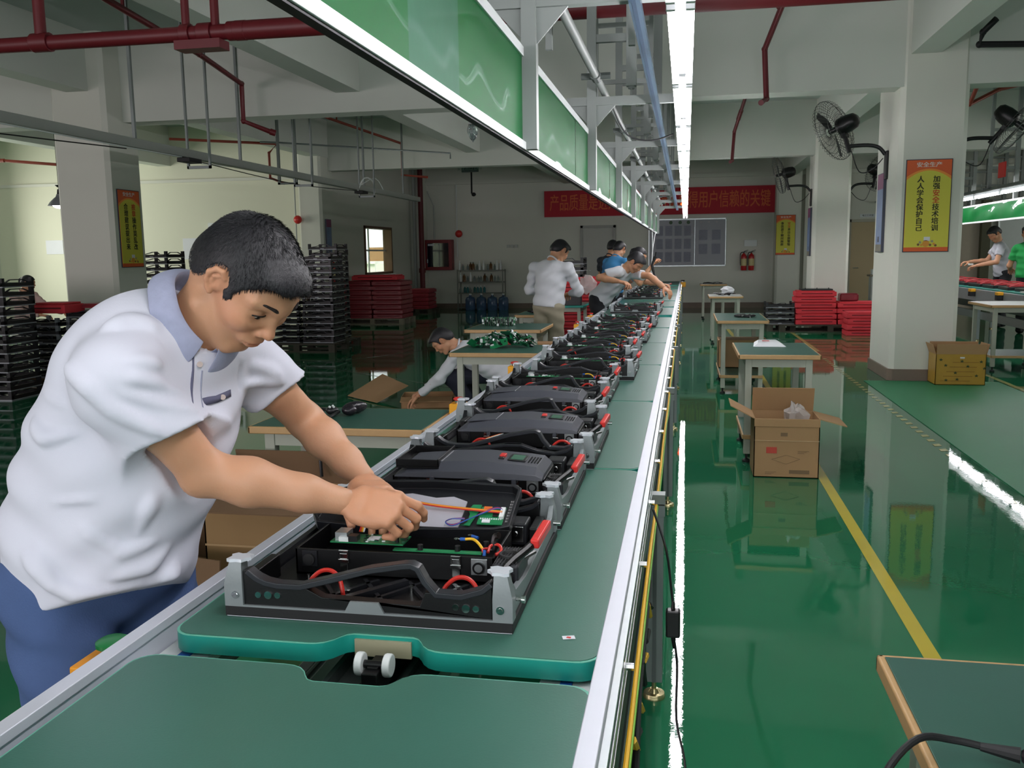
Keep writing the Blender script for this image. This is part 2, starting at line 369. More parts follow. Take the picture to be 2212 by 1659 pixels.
# ------------------------------------------------------------------ assembly conveyor
def xz(u, v, t): return (u, t, v)
cv = thing('assembly_conveyor', 'long aluminium assembly conveyor running from the foreground to the back wall', 'conveyor', (-.53, 0, 0))
Y0, Y1 = .1, 21.6
for sx in (1, -1):
    b = MB()   # rail: flat top lip, grooved profile below
    xi, xo = .395*sx, .425*sx
    xs = lambda a: (min(a), max(a))
    for x_0, x_1, z0, z1 in ((xi, xo, .782, .80), (.400*sx, .424*sx, .70, .782)): 
        a, c_ = xs((x_0, x_1)); b.box(a, c_, Y0, Y1, z0, z1)
    b.build('side_rail', ALU2, cv, .002)
    b = MB()
    for z0, z1, w_ in ((.768, .778, .012), (.752, .757, .010), (.722, .742, .012), (.70, .706, .012)):
        a, c_ = xs((.424*sx, (.424+w_)*sx)); b.box(a, c_, Y0, Y1, z0, z1)
    b.build('rail_groove', ALU, cv)
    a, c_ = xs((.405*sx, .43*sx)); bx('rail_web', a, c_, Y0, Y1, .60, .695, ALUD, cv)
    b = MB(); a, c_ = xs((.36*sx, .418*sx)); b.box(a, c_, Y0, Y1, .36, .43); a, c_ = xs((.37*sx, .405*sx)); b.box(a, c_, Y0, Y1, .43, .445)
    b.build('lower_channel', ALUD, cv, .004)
    a, c_ = xs((.30*sx, .395*sx)); bx('guide_strip', a, c_, Y0, Y1, .728, .745, WHITE, cv)
    a, c_ = xs((.335*sx, .355*sx)); bx('chain_channel', a, c_, Y0, Y1, .745, .749, BLUE, cv)
MB().box(-.10,.10,Y0,Y1,.66,.675).box(-.10,-.09,Y0,Y1,.675,.70).box(.09,.10,Y0,Y1,.675,.70).box(-.04,-.03,Y0,Y1,.675,.69).box(.03,.04,Y0,Y1,.675,.69).build('drive_channel', ALUD, cv)
bx('drive_chain', -.015,.015,Y0,Y1,.675,.69, DARK, cv)
yy = .53
ys = []
while yy < 21.5: ys.append(yy); yy += 2.31
leg0 = None
def conv_leg(sx):
    b = MB(); x = .445*sx
    b.box(x-.026, x+.026, -.022, .022, .06, .62); b.box(x-.006, x+.006, -.025, -.022, .06, .60, 1); b.box(x-.006, x+.006, .022, .025, .06, .60, 1)
    b.box(x-.03, x+.03, -.024, .024, .62, .655); b.box(x-.03, x+.03, -.024, .024, .66, .69)
    b.cyl((x,0,.012),(x,0,.07),.008,m=2); b.lathe([(0,.03),(.012,.03),(.02,.018),(.034,.016),(.037,.006),(.037,0),(0,0)], (x,0,0), 20, 2)
    return b
GRV = mat('profile_groove', (78,86,84), .5)
LEGM = [conv_leg(1).mesh('leg', [ALUD, GRV, BRASS]), conv_leg(-1).mesh('leg', [ALUD, GRV, BRASS])]
XM = MB().box(-.44,.44,-.02,.02,.385,.425).mesh('crossbar', [ALUD]); XM2 = MB().box(-.39,.39,-.02,.02,.62,.66).mesh('crossbar', [ALU])
def child(name, me, parent, loc=(0,0,0)):
    o = bpy.data.objects.new(name, me); C.objects.link(o); o.parent = parent; o.location = loc; return o
for y in ys:
    child('leg', LEGM[0], cv, (0,y,0)); child('leg', LEGM[1], cv, (0,y,0)); child('crossbar', XM, cv, (0,y,0)); child('crossbar', XM2, cv, (0,y,0))
BM = MB().cyl((.42,0,.75),(.452,0,.75),.007,n=8).cyl((.43,0,.75),(.436,0,.75),.012,n=6).mesh('rail_bolt', [STEEL])
for i in range(40): child('rail_bolt', BM, cv, (0, .95+i*.52, 0))
# cables tied along the outside of the right rail
pc = [(.448,Y0+i*.45,.665+.012*sin(i*1.7)) for i in range(48)]
b = MB().tube(pc, .0045, 6, sm=2); b.build('yellow_cable', YELC, cv)
b = MB().tube([(x+.004,y,z-.012+.01*sin(y*5)) for x,y,z in pc], .0035, 6, sm=2); b.build('green_cable', GRNC, cv)
b = MB()
for i in range(9): b.tube([(.452,1.35+.10*i,.60+.03*sin(i*2)),(.455,1.42+.10*i,.56+.02*cos(i))], .007, 6, m=i % 2)
b.tube([(.452,1.2,.52),(.46,1.30,.50),(.455,1.45,.56),(.45,1.7,.62),(.45,2.2,.63)], .008, 8, sm=4)
b.build('hanging_plug_lead', [DARK, YELC], cv)
# pallets
def board_mesh(L):
    w, r = .385, .04
    def arc(cx, cy, a0, a1, rr, n=5): return [(cx+rr*cos(rad(a0+(a1-a0)*i/n)), cy+rr*sin(rad(a0+(a1-a0)*i/n))) for i in range(n+1)]
    P = arc(w-r, r, -90, 0, r)+arc(w-r, L-r, 0, 90, r)
    N_ = [(.125,0),(.108,.002),(.094,.008),(.082,.020),(.074,.034),(.066,.045),(.055,.050)]
    P += [(x, L-y) for x, y in N_]+[(-x, L-y) for x, y in N_[::-1]]
    P += arc(-w+r, L-r, 90, 180, r)+arc(-w+r, r, 180, 270, r)
    P += [(-x, y) for x, y in N_]+N_[::-1]
    return P
def pallet(y, L, label, proto={}):
    t = thing('conveyor_board', label, 'conveyor board', (-.515, y, .755), 0, 'green boards carried by the conveyor')
    k = round(L, 2)
    if k not in proto:
        P = board_mesh(L); q = [(x*.990, yv*.994+.003) for x, yv in P]
        proto[k] = (MB().prism(P, .0, .032, lambda u,v,s_:(u,v,s_)).mesh('edge_band', [TEAL]),
                    MB().prism(q, .030, .035, lambda u,v,s_:(u,v,s_)).mesh('top_sheet', [BOARD]))
    e = child('edge_band', proto[k][0], t); child('top_sheet', proto[k][1], t)
    MB().prism(P0 := board_mesh(L), .0322, .0336, lambda u,v,s_:(u*1.001,v,s_)).build('edge_lip', TEALL, t)
    b = MB(); b.box(-.052,.052,.045,.052,-.004,.026,0); b.build('hitch_plate', mat('tan_plate', (150,146,120), .5), t)
    b = MB(); b.box(-.014,.014,-.03,.045,-.045,.0,0); b.box(-.02,.02,-.06,-.02,-.06,-.02); b.cyl((-.03,.0,.004),(.03,.0,.004),.007,m=0); b.box(-.01,.01,-.012,.012,-.04,.004)
    b.build('hitch_arm', BLACK, t, .002)
    for s_ in (-1, 1): MB().cyl((s_*.018,0,.004),(s_*.032,0,.004),.02,n=20).build('roller', WHITE, t, .003)
    return t
pallet(-.05, 1.36, 'scuffed empty green board nearest the viewer at the conveyor end')
bl = ['green conveyor board under the cabinet the man is wiring', 'green conveyor board under the second pair of cabinets', 'green conveyor board under the third pair of cabinets',
      'green conveyor board under the fourth pair of open cabinets', 'green conveyor board just before the first gap in the row']
yb = [(1.39,1.34),(2.74,1.30),(4.05,1.34),(5.40,1.34),(6.75,1.34)]
for (y, L), l in zip(yb, bl): pallet(y, L, l)
for i, (y, L) in enumerate([(8.14,1.30),(9.82,1.34),(11.33,1.30),(12.74,1.34),(14.1,1.34),(15.5,1.34),(17.1,1.30),(18.75,1.34),(20.1,1.30)]):
    o = pallet(y, L, ['first','second','third','fourth','fifth','sixth','seventh','eighth','last'][i]+' green board of the far half of the conveyor')
o = MB().add([(0,0,0),(.021,.006,0),(.017,.02,0),(-.004,.014,0)],[(0,1,2,3)]).add([(.004,.007,.0004),(.012,.005,.0004),(.013,.012,.0004),(.006,.013,.0004)],[(0,1,2,3)],1).build('arrow_sticker', [PAPER, RED], loc=(-.20,1.47,.7908), smooth=False)
tag(o, 'tiny white sticker with a red mark on the nearest corner of the green board', 'sticker')

# ------------------------------------------------------------------ LED cabinets
SIL = mat('cast_aluminium', (132, 138, 140), .42, metal=.35, var=.1, vs=25, bump=.03, bs=200)
SILT = mat('machined_aluminium_cap', (226, 230, 238), .3, metal=.3, var=.03)
SATIN = mat('grey_satin_handle', (38, 40, 45), .34, var=.06)
GREYP = mat('dark_grey_cover_plastic', (64, 66, 74), .45, var=.05, bump=.05, bs=900)
LCD = mat('green_lcd', (70, 112, 92), .15, var=.0)
TRAYIN = mat('silver_foil_sheet', (188, 186, 196), .4, metal=.25, var=.2, vs=14, bump=.4, bs=9)
W_, D_ = .545, .56
FRONT = [(.036,.088),(.048,.092),(.065,.078),(.081,.071),(.105,.067),(.148,.066),(.19,.045),(.375,.040),(.385,.066),(.407,.066),(.451,.066),(.488,.078),(.507,.091),(.507,.022),(.307,.022),(.298,.041),(.246,.041),(.236,.022),(.036,.022)]
HAND = [(.048,.092),(.065,.079),(.081,.072),(.105,.068),(.148,.068),(.195,.081),(.281,.106),(.346,.118),(.362,.119),(.377,.112),(.390,.088),(.407,.068),(.451,.067),(.488,.079),(.503,.092)]
REAR = [(.048,.092),(.065,.079),(.081,.072),(.105,.069),(.148,.071),(.22,.080),(.30,.092),(.35,.092),(.40,.075),(.451,.068),(.488,.079),(.503,.092)]
def band(path, t0, t1, th):   # sweeping flat band that follows a profile
    b = MB(); n = len(path); vs = []
    for i, (x, z) in enumerate(path):
        a = path[max(i-1,0)]; c = path[min(i+1,n-1)]; d = Vector((c[0]-a[0], c[1]-a[1])).normalized(); nx, nz = d.y*th, -d.x*th
        vs += [(x,t0,z),(x,t1,z),(x+nx,t1,z+nz),(x+nx,t0,z+nz)]
    fs = [(3,2,1,0), tuple((n-1)*4+k for k in range(4))]
    for i in range(n-1):
        for k in range(4): fs.append((i*4+k, i*4+(k+1)%4, (i+1)*4+(k+1)%4, (i+1)*4+k))
    return b.add(vs, fs)
def post(mx, my):
    b = MB(); f = lambda x: W_-x if mx else x; g = lambda y: D_-y if my else y
    # footprint narrows towards the top on the inner side and outer edge
    lv = [(.02,.0,.0,.036,.028),(.062,.0,.0,.036,.028),(.096,.008,.004,.034,.03),(.104,.010,.006,.034,.03)]
    vs = []
    for z,x0,y0,x1,y1 in lv: vs += [(f(x0),g(y0),z),(f(x1),g(y0),z),(f(x1),g(y1),z),(f(x0),g(y1),z)]
    fs = [(3,2,1,0),(12,13,14,15)]
    for i in range(3):
        for k in range(4): fs.append((i*4+k, i*4+(k+1)%4, (i+1)*4+(k+1)%4, (i+1)*4+k))
    b.add(vs, fs); return b
def cap(mx, my):
    f = lambda x: W_-x if mx else x; g = lambda y: D_-y if my else y
    P = [(.006,.004),(.014,.0),(.024,.004),(.036,.002),(.041,.012),(.048,.018),(.042,.026),(.046,.034),(.034,.040),(.022,.036),(.012,.040),(.004,.03),(.009,.02)]
    return MB().prism([(f(x),g(y)) for x,y in P], .104, .110, lambda u,v,t:(u,v,t))
def cabinet(label, kind, loc, rz=0.):
    t = thing('led_cabinet', label, 'cabinet frame', loc, rz, 'display cabinet frames queued on the conveyor')
    MB().box(0,W_,0,D_,.0015,.02).build('led_face', mat('led_mask_black',(18,18,20),.6,var=.1), t, .001)
    bx('foam_edge', .002,W_-.002,.002,D_-.002,0,.0015, PAPER, t)
    bx('floor_tray', .02,W_-.02,.02,D_-.02,.0205,.026, BLACK, t)
    b = MB()
    for i in range(7): b.obox((.17+.045*i,.085,.030),(.008,.13,.008),az=.6-(i%2)*1.2)
    for i in range(7): b.obox((.12+.05*i,.44,.030),(.008,.16,.008),az=-.6+(i%2)*1.2)
    b.obox((.27,.08,.034),(.014,.13,.014),az=-.7); stuff(b.build('rib', BLACKS, t))
    b = MB()
    for x,y in ((.11,.13),(.22,.06),(.255,.075),(.33,.10),(.42,.11),(.40,.42),(.14,.42)): b.cyl((x,y,.026),(x,y,.040),.0035,n=8)
    stuff(b.build('standoff', STEEL, t))
    for mx, my in ((0,0),(1,0),(1,1),(0,1)):
        p = post(mx,my).build('corner_post', SIL, t, recalc=True); cap(mx,my).build('cap', SILT, p, recalc=True)
        f = (lambda x: W_-x) if mx else (lambda x: x)
        if not my:
            MB().cyl((f(.022),.0,.043),(f(.022),-.002,.043),.0075,n=14).cyl((f(.022),-.002,.043),(f(.022),-.003,.043),.0045,n=10).build('post_screw', STEEL, p)
    MB().prism(FRONT, .005, .026, xz).build('front_wall', BLACK, t, .0015, recalc=True)
    MB().prism([(x,z) for x,z in REAR]+[(.507,.022),(.036,.022)], D_-.024, D_-.005, xz).build('rear_wall', BLACK, t, .0015, recalc=True)
    band(HAND, .001, .026, .011).build('front_handle', SATIN, t, .002, recalc=True)
    band(REAR, D_-.026, D_-.001, .009).build('rear_handle', SATIN, t, .002, recalc=True)
    MB().prism([(.036,.02),(W_-.036,.02),(W_-.036,.0235),(.309,.0235),(.299,.0425),(.245,.0425),(.235,.0235),(.036,.0235)], .0, .005, xz).build('base_strip', SIL, t, recalc=True)
    b = MB()
    for x,z in ((.065,.043),(.103,.044),(.441,.042),(.478,.041)): b.cyl((x,.006,z),(x,.0035,z),.006,n=12)
    for x,z in ((.085,.044),(.46,.041)): b.cyl((x,.006,z),(x,.0025,z),.0075,n=14)
    stuff(b.build('side_bush', STEEL, t))
    for s_ in (0, 1):
        f = (lambda x: W_-x) if s_ else (lambda x: x)
        q = [(.028,.022),(D_-.028,.022),(D_-.028,.085),(D_-.055,.062),(D_-.16,.050),(.16,.050),(.055,.062),(.028,.085)]
        x0, x1 = sorted((f(.004), f(.016)))
        MB().prism(q, x0, x1, lambda u,v,tt:(tt,u,v)).build('side_wall', SIL if s_ else BLACKS, t, .001, recalc=True)
        MB().obox((f(.03),.11,.045),(.02,.09,.05)).build('side_block', BLACK, t, .003); MB().obox((f(.03),.45,.045),(.02,.10,.045)).build('side_block', BLACK, t, .003)
    b = MB().cyl((W_,.035,.052),(W_+.014,.035,.052),.004,n=8).cyl((W_+.010,.035,.052),(W_+.016,.035,.052),.007,n=12).cyl((W_,.50,.052),(W_+.016,.50,.052),.006,n=12); b.build('side_pin', STEEL, t)
    # control box
    b = MB(); x0,x1,y0,y1 = .068,.478,.165,.345
    b.box(x0,x1,y0,y0+.005,.026,.080); b.box(x0,x1,y1-.005,y1,.026,.080); b.box(x0,x0+.005,y0,y1,.026,.080); b.box(x1-.005,x1,y0,y1,.026,.080); b.box(x0,x1,y0,y1,.026,.032)
    b.build('control_box', BLACK, t, .001)
    for x in (.172, .402):
        q = MB(); q.box(x-.008,x+.008,y0-.004,y0-.0005,.038,.075); q.box(x-.011,x+.011,y0-.007,y0-.003,.056,.064); q.box(x-.010,x-.007,y0-.006,y0-.002,.064,.080); q.box(x+.007,x+.010,y0-.006,y0-.002,.064,.080); q.box(x-.010,x+.010,y0-.006,y0-.002,.078,.082)
        q.build('latch', STEEL, t, .001)
    for x, mm in ((.099, BLACKS), (.448, ALU)):
        q = MB(); q.box(x-.016,x+.016,y0-.003,y0,.044,.077); c = q.build('socket_plate', mm, t, .001)
        MB().cyl((x,y0-.003,.060),(x,y0-.009,.060),.012,n=20).build('socket_ring', BLACK if mm is ALU else DARK, c)
        MB().cyl((x,y0-.009,.060),(x,y0-.0095,.060),.008,n=16).build('socket_core', ALU if mm is ALU else DARK, c)
    # vented corner unit beside the box
    MB().box(.482,.534,.115,.225,.028,.084).build('vent_unit', mat('charcoal_plastic', (36,37,42), .45), t, .006)
    b = MB()
    for i in range(8): b.box(.4865+.0058*i,.4885+.0058*i,.122,.218,.0845,.0862)
    b.lathe([(.013,.0),(.016,.0045),(.021,.0045),(.023,.0)], (.508,.170,.085), 24); b.build('vent_grille', DARK, t)
    b = MB(); b.tube([(.486,.05,.048),(.512,.12,.080),(.540,.165,.098),(.556,.20,.108)], .0085, 8, sm=3); b.tube([(.500,.10,.075),(.53,.18,.075),(.545,.24,.07)], .004, 6, sm=3); b.build('lever_arm', BLACK, t)
    MB().obox((.560,.225,.113),(.018,.10,.019),ax=.12,az=-.10).build('lever_grip', RED, t, .004, seg=3)
    b = MB(); b.box(.45,.50,.40,.46,.028,.078); b.build('rear_block', BLACKS, t, .004)
    b = MB(); b.box(.457,.493,.398,.402,.036,.071,0); b.cyl((.475,.40,.055),(.475,.395,.055),.006,n=10); b.build('rear_block_frame', STEEL, t, .001)
    b = MB(); b.box(.13,.18,.40,.46,.028,.066); b.build('rear_block', BLACKS, t, .004)
    for cx in (.172, .435):
        MB().tube([(cx-.036,.060,.028),(cx-.030,.066,.052),(cx-.010,.072,.070),(cx+.012,.072,.071),(cx+.030,.064,.058),(cx+.038,.058,.028)], .0042, 8, sm=4).build('red_lead', REDCAB, t)
    if kind in ('open', 'wired'):
        b = MB(); b.box(.132,.286,.192,.248,.086,.0885); p = b.build('control_board', PCB, t)
        q = MB(); q.box(.140,.165,.20,.235,.0885,.105); q.box(.168,.188,.195,.215,.0885,.1,1); q.box(.150,.170,.193,.2,.0885,.098,2); q.box(.205,.228,.208,.232,.0885,.0905,3); q.cyl((.270,.205,.0885),(.270,.205,.102),.004,n=10,m=1)
        rnd = random.Random(4)
        for i in range(26):
            x, y = rnd.uniform(.175,.28), rnd.uniform(.196,.244); q.box(x,x+rnd.uniform(.003,.009),y,y+rnd.uniform(.002,.006),.0885,.0905,rnd.choice((1,2,4)))
        q.build('board_component', [ALU, CHIP, WHITE, PAPER, PCBD], p)
        bx('long_board', .27,.45,.175,.19,.081,.083, PCB, t)
        b = MB()
        for x,y in ((.325,.182),(.40,.186),(.21,.30),(.45,.22)): b.cyl((x,y,.083),(x,y,.094),.0055,n=12)
        b.build('capacitor', CHIP, t)
        MB().tube([(.452,.182,.09),(.440,.195,.098),(.425,.212,.1),(.408,.216,.098)], .0028, 8, sm=4).build('yellow_lead', YELC, t)
        MB().cyl((.409,.216,.098),(.398,.218,.097),.0036,n=8).cyl((.398,.218,.097),(.394,.219,.097),.002,n=8,m=1).lathe([(.002,-.0006),(.005,-.0006),(.005,.0006),(.002,.0006),(.002,-.0006)],(.389,.220,.097),14,1).cyl((.428,.245,.092),(.414,.25,.094),.0034,n=8).lathe([(.002,-.0006),(.005,-.0006),(.005,.0006),(.002,.0006),(.002,-.0006)],(.41,.252,.095),14,1).cyl((.458,.165,.083),(.458,.17,.093),.0032,n=8).build('ring_terminal', [BLUE, STEEL], t)
        MB().tube([(.46,.19,.082),(.462,.205,.09),(.474,.21,.092),(.484,.20,.09),(.486,.186,.085),(.478,.178,.082)], .0032, 8, sm=4).tube([(.458,.168,.085),(.452,.176,.092),(.46,.19,.09)],.002,6,sm=3).build('red_wire', REDCAB, t)
        MB().tube([(.465,.21,.08),(.47,.215,.105),(.478,.212,.11)], .007, 8, sm=3).build('black_lead', BLACK, t)
    if kind == 'open':
        b = MB()
        for i, m_ in enumerate((0, 1, 2, 3)): b.tube([(.178+.003*i,.238,.096),(.182+.003*i,.258,.115),(.20+.003*i,.275,.12),(.225,.29,.11)], .0017, 6, m=m_, sm=4)
        b.build('ribbon_lead', [REDCAB, ORNG, YELC, PAPER], t)
        MB().tube([(.247,.225,.09),(.245,.232,.11),(.243,.24,.13)],.0012,6).build('thin_red_wire', REDCAB, t)
    if kind == 'closed':
        cover(t, (0, 0, 0), 0)
    return t
def cover(t, off, tilt, flip=False):
    # moulded cover over the control box, screen and speaker holes at its right end
    x0,x1,y0,y1,z = .075,.475,.155,.352,.078
    xs = [x0,x0+.03,x0+.06,.20,.30,.42,x1-.02,x1]
    zt = [.006,.024,.028,.038,.042,.034,.030,.012]
    vs = []; fs = []
    for x, h in zip(xs, zt):
        vs += [(x,y0,z),(x,y0+.004,z+h*.45),(x,y0+.032,z+h),(x,y1-.02,z+h),(x,y1,z+h*.4),(x,y1,z)]
    n = len(xs)
    for i in range(n-1):
        for k in range(6): fs.append((i*6+k, i*6+(k+1)%6, (i+1)*6+(k+1)%6, (i+1)*6+k))
    fs += [(5,4,3,2,1,0), tuple((n-1)*6+k for k in range(6))]
    c = MB().add(vs, fs).build('cover', GREYP, t, .003, ang=20, recalc=True)
    b = MB(); b.obox((.150,.25,z+.034),(.10,.13,.004),ay=-.08); b.build('raised_panel', GREYP, c, .003)
    b = MB()
    for i in range(12): b.obox((.112,.20+.0095*i,z+.029),(.034,.003,.003),ay=-.1)
    stuff(b.build('intake_slot', DARK, c))
    MB().obox((.352,.262,z+.041),(.016,.030,.010),ay=.05).build('latch_button', RED, c, .002)
    MB().obox((.352,.238,z+.040),(.016,.018,.006),ay=.05).build('latch_base', CHIP, c, .002)
    MB().obox((.395,.255,z+.0375),(.050,.070,.003),ay=.07).build('screen_frame', CHIP, c, .002)
    MB().obox((.395,.255,z+.0392),(.034,.050,.002),ay=.07).build('screen', LCD, c)
    b = MB()
    for i in range(4):
        for j in range(8): b.obox((.428+.008*i,.222+.009*j,z+.0345-.0008*i),(.0042,.0042,.0015),ay=.1)
    stuff(b.build('speaker_hole', CHIP, c))
    b = MB()
    for x in (.18,.40): b.box(x-.006,x+.006,y0-.004,y0+.002,z-.010,z+.004)
    b.build('catch', GREYP, c, .001)
    return c
c1 = cabinet('cabinet frame being wired in front of the leaning man, lid tipped open', 'open', (-.834, 1.475, .791))
# the opened lid of the first cabinet: a tray seen from inside, leaning back on the rear handle
lid = bpy.data.objects.new('opened_lid', None); C.objects.link(lid); lid.parent = c1
lid.location = (.02, .345, .064); lid.rotation_euler = (rad(20), 0, rad(0))
lid['label'] = 'inside of the tipped lid with silver foil and two circuit boards'
OUT = [(.02,.0),(.17,-.012),(.26,-.012),(.42,.0),(.452,.012),(.455,.155),(.44,.168),(.25,.178),(.10,.168),(.03,.130),(.0,.10),(.0,.03)]
def inset(P, d):
    cx = sum(p[0] for p in P)/len(P); cy = sum(p[1] for p in P)/len(P)
    return [(cx+(x-cx)*(1-d/.22), cy+(y-cy)*(1-d/.085)) for x,y in P]
IN = inset(OUT, .007)
b = MB(); n = len(OUT); vs = [(x,y,-.004) for x,y in OUT]+[(x,y,.020) for x,y in OUT]+[(x,y,.020) for x,y in IN]+[(x,y,0) for x,y in IN]
fs = [tuple(range(n-1,-1,-1)), tuple(range(3*n,4*n))]
for k in range(3):
    for i in range(n): fs.append((k*n+i, k*n+(i+1)%n, (k+1)*n+(i+1)%n, (k+1)*n+i))
b.add(vs, fs); b.build('lid_tray', BLACKS, lid, .0015, recalc=True)
MB().prism([(.09,.020),(.20,.006),(.335,.012),(.335,.118),(.30,.135),(.26,.128),(.20,.142),(.14,.130),(.09,.10)], 0.0, .003, lambda u,v,t:(u,v,t)).build('foil_sheet', TRAYIN, lid)
MB().prism([(.338,.03),(.345,.03),(.352,.04),(.352,.07),(.345,.085),(.352,.105),(.372,.105),(.372,.09),(.366,.06),(.360,.028)], .003, .005, lambda u,v,t:(u,v,t)).build('small_board', PCB, lid)
p = MB().box(.374,.430,.035,.098,.003,.005).build('sensor_board', PCB, lid)
q = MB(); q.box(.380,.398,.084,.096,.005,.008,0); q.box(.420,.430,.055,.090,.005,.012,1); q.box(.384,.402,.040,.050,.005,.007,2); q.box(.404,.416,.062,.074,.005,.007,3)
for i in range(10): q.box(.378+.005*i,.381+.005*i,.052,.055,.005,.007,1+i%2)
q.build('board_component', [ORNG, WHITE, PAPER, CHIP], p)
b = MB(); rnd = random.Random(3)
for i in range(4):
    for j in range(8): b.box(.436+.0045*i-.002,.439+.0045*i-.002,.05+.0105*j,.056+.0105*j,.0,.0012)
b.build('speaker_hole', mat('pale_hole', (120,120,120), .5), lid)
b = MB()
for i, m_ in enumerate((0,1,2,3)): b.tube([(.19,.088+.002*i,.022),(.26,.085+.002*i,.012),(.34,.078+.002*i,.010),(.425,.070+.002*i,.011)], .0014, 6, m=m_, sm=3)
b.build('ribbon_lead', [REDCAB, ORNG, YELC, ORNG], lid)
b = MB()
for i, m_ in enumerate((0,1,2)): b.tube([(.345,.046+.002*i,.008),(.318,.04,.012),(.306,.030,.010),(.325,.020+.002*i,.009),(.36,.045,.012),(.405,.083+.003*i,.011),(.424,.082,.011)], .0013, 6, m=m_, sm=4)
b.build('twisted_lead', [BLUE, REDCAB, mat('dark_blue', (34,40,110), .5)], lid)

cw = [('closed', -.832, 2.090, 'closed cabinet frame directly behind the opened one', 0), ('closed', -.815, 2.715, 'third cabinet frame of the row, closed cover, orange ribbon showing', 0),
      ('closed', -.868, 3.345, 'fourth cabinet frame of the row, closed cover with lit green screen', 0)]
protos = {}
pc_ = None
for k, x, y, l, rz in cw:
    if pc_ is None:
        pc_ = cabinet(l, k, (x, y, .791))
    else: clone(pc_, (x, y, .791), rz, l)
    if y == 2.715:
        o = C.objects[-1]
b = MB()
for i, m_ in enumerate((0,1,2,3)): b.tube([(-.70+.003*i,2.83,.83),(-.66+.003*i,2.85,.845),(-.60+.002*i,2.875,.862),(-.57,2.90,.866)], .0018, 6, m=m_, sm=2)
tag(b.build('ribbon_cable', [REDCAB, ORNG, YELC, PAPER]), 'orange ribbon cable hanging out below the cover of the third cabinet', 'cable')
ex = bpy.data.objects.new('side_tray', None); C.objects.link(ex); ex.parent = pc_
MB().box(.078,.196,.165,.345,.100,.104).box(.078,.196,.165,.169,.104,.124).box(.078,.196,.341,.345,.104,.124).box(.078,.082,.165,.345,.104,.124).box(.192,.196,.165,.345,.104,.126).build('tray_shell', BLACK, ex, .0015)
wo = cabinet('fifth cabinet frame of the row, first without its cover', 'wired', (-.868, 3.985, .791), .0)
fw_ = [(-.803,4.70),(-.86,5.42),(-.835,5.98),(-.82,6.68),(-.86,7.35),(-.803,8.12),(-.812,10.0),(-.868,13.2),(-.85,13.82),(-.83,14.45),(-.84,15.08),(-.82,16.0)]
nm = ['sixth','seventh','eighth','ninth','tenth','eleventh','twelfth','thirteenth','fourteenth','fifteenth','sixteenth','seventeenth']
for (x, y), n_ in zip(fw_, nm): clone(wo, (x, y, .791), .01*((int(y*10) % 5)-2), n_+' cabinet frame of the row counted from the viewer, without a cover')
# ------------------------------------------------------------------ overhead frame, its green sheets and lamps
GPAN = mat('glossy_green_vinyl', (3, 86, 38), .5, var=.06, vs=2, bump=0, coat=.28, coatr=.02, spec=.05)
GPANT = mat('taped_green_vinyl', (50, 94, 72), .55, var=.10, vs=8, bump=.06, bs=18, coat=.2, coatr=.05, spec=.05)
of = thing('overhead_frame', 'grey painted gantry of posts and arms above the main conveyor', 'gantry', (0, 0, 0))
PY = [-1.1, 1.15, 3.4, 5.65, 7.9, 10.1, 12.3, 14.5, 16.7, 18.9]
PAINTG = mat('grey_gantry_paint', (134, 139, 137), .45, var=.05, vs=4)
PM = MB().box(-.60,-.545,-.025,.025,1.835,4.2).mesh('post', [PAINTG])
AM = MB().box(-.72,-.02,-.022,.022,2.335,2.385).mesh('arm', [PAINTG])
GM = MB().prism([(-.545,2.335),(-.43,2.335),(-.545,2.21)],-.006,.006,xz).prism([(-.60,2.335),(-.70,2.335),(-.60,2.23)],-.006,.006,xz).mesh('gusset', [PAINTG])
HM = MB().box(-.365,-.305,-.03,.03,2.44,4.2).cyl((-.335,0,2.38),(-.335,0,2.44),.007,n=8,m=0).cyl((-.335,0,2.425),(-.335,0,2.44),.02,n=8).mesh('hanger', [PAINTG])
RM = MB().box(-.56,-.33,-.02,.02,0,.045).mesh('rung', [PAINTG])
TM = MB().box(-.65,-.62,.9,.93,2.385,4.2).mesh('thin_post', [PAINTG]); TM2 = MB().box(-.27,-.24,.9,.93,2.385,4.2).mesh('thin_post', [PAINTG]); TR = MB().box(-.64,-.25,.905,.925,0,.03).mesh('thin_rung', [PAINTG])
for y in PY:
    child('post', PM, of, (0,y,0)); child('arm', AM, of, (0,y,0)); child('gusset', GM, of, (0,y,0)); child('hanger', HM, of, (0,y,0))
    for z in (2.70, 2.96, 3.5): child('rung', RM, of, (0,y,z))
    child('thin_post', TM, of, (0,y,0)); child('thin_post', TM2, of, (0,y,0)); child('thin_rung', TR, of, (0,y,2.62)); child('thin_rung', TR, of, (0,y,3.0))
bx('top_rim', -.608,-.590,-1.1,18.95,2.165,2.20, WHITE, of, .002)
bx('bottom_rim', -.610,-.585,-1.1,18.95,1.832,1.862, WHITE, of, .002)
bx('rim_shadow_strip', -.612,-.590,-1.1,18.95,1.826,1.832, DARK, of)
def sheet(x, y0, y1, z0, z1, face, seed, amp=.0022, nx=28, nz=8):
    rnd = random.Random(seed); b = MB(); vs = []; fs = []; ph = [rnd.uniform(0,6) for _ in range(6)]
    for j in range(nz+1):
        for i in range(nx+1):
            y = y0+(y1-y0)*i/nx; z = z0+(z1-z0)*j/nz; e = min(1, 4*min(i/nx, 1-i/nx, j/nz, 1-j/nz))
            dx = amp*e*(sin((y-y0)*5+ph[0]+3*sin((z-z0)*7+ph[4]))+.7*sin((y-y0)*11+ph[1]+(z-z0)*9)+.6*sin((z-z0)*16+ph[2]+2*(y-y0)))
            vs.append((x+face*dx, y, z))
    for j in range(nz):
        for i in range(nx): a = j*(nx+1)+i; fs.append((a, a+1, a+nx+2, a+nx+1) if face > 0 else (a, a+nx+1, a+nx+2, a+1))
    return b.add(vs, fs)
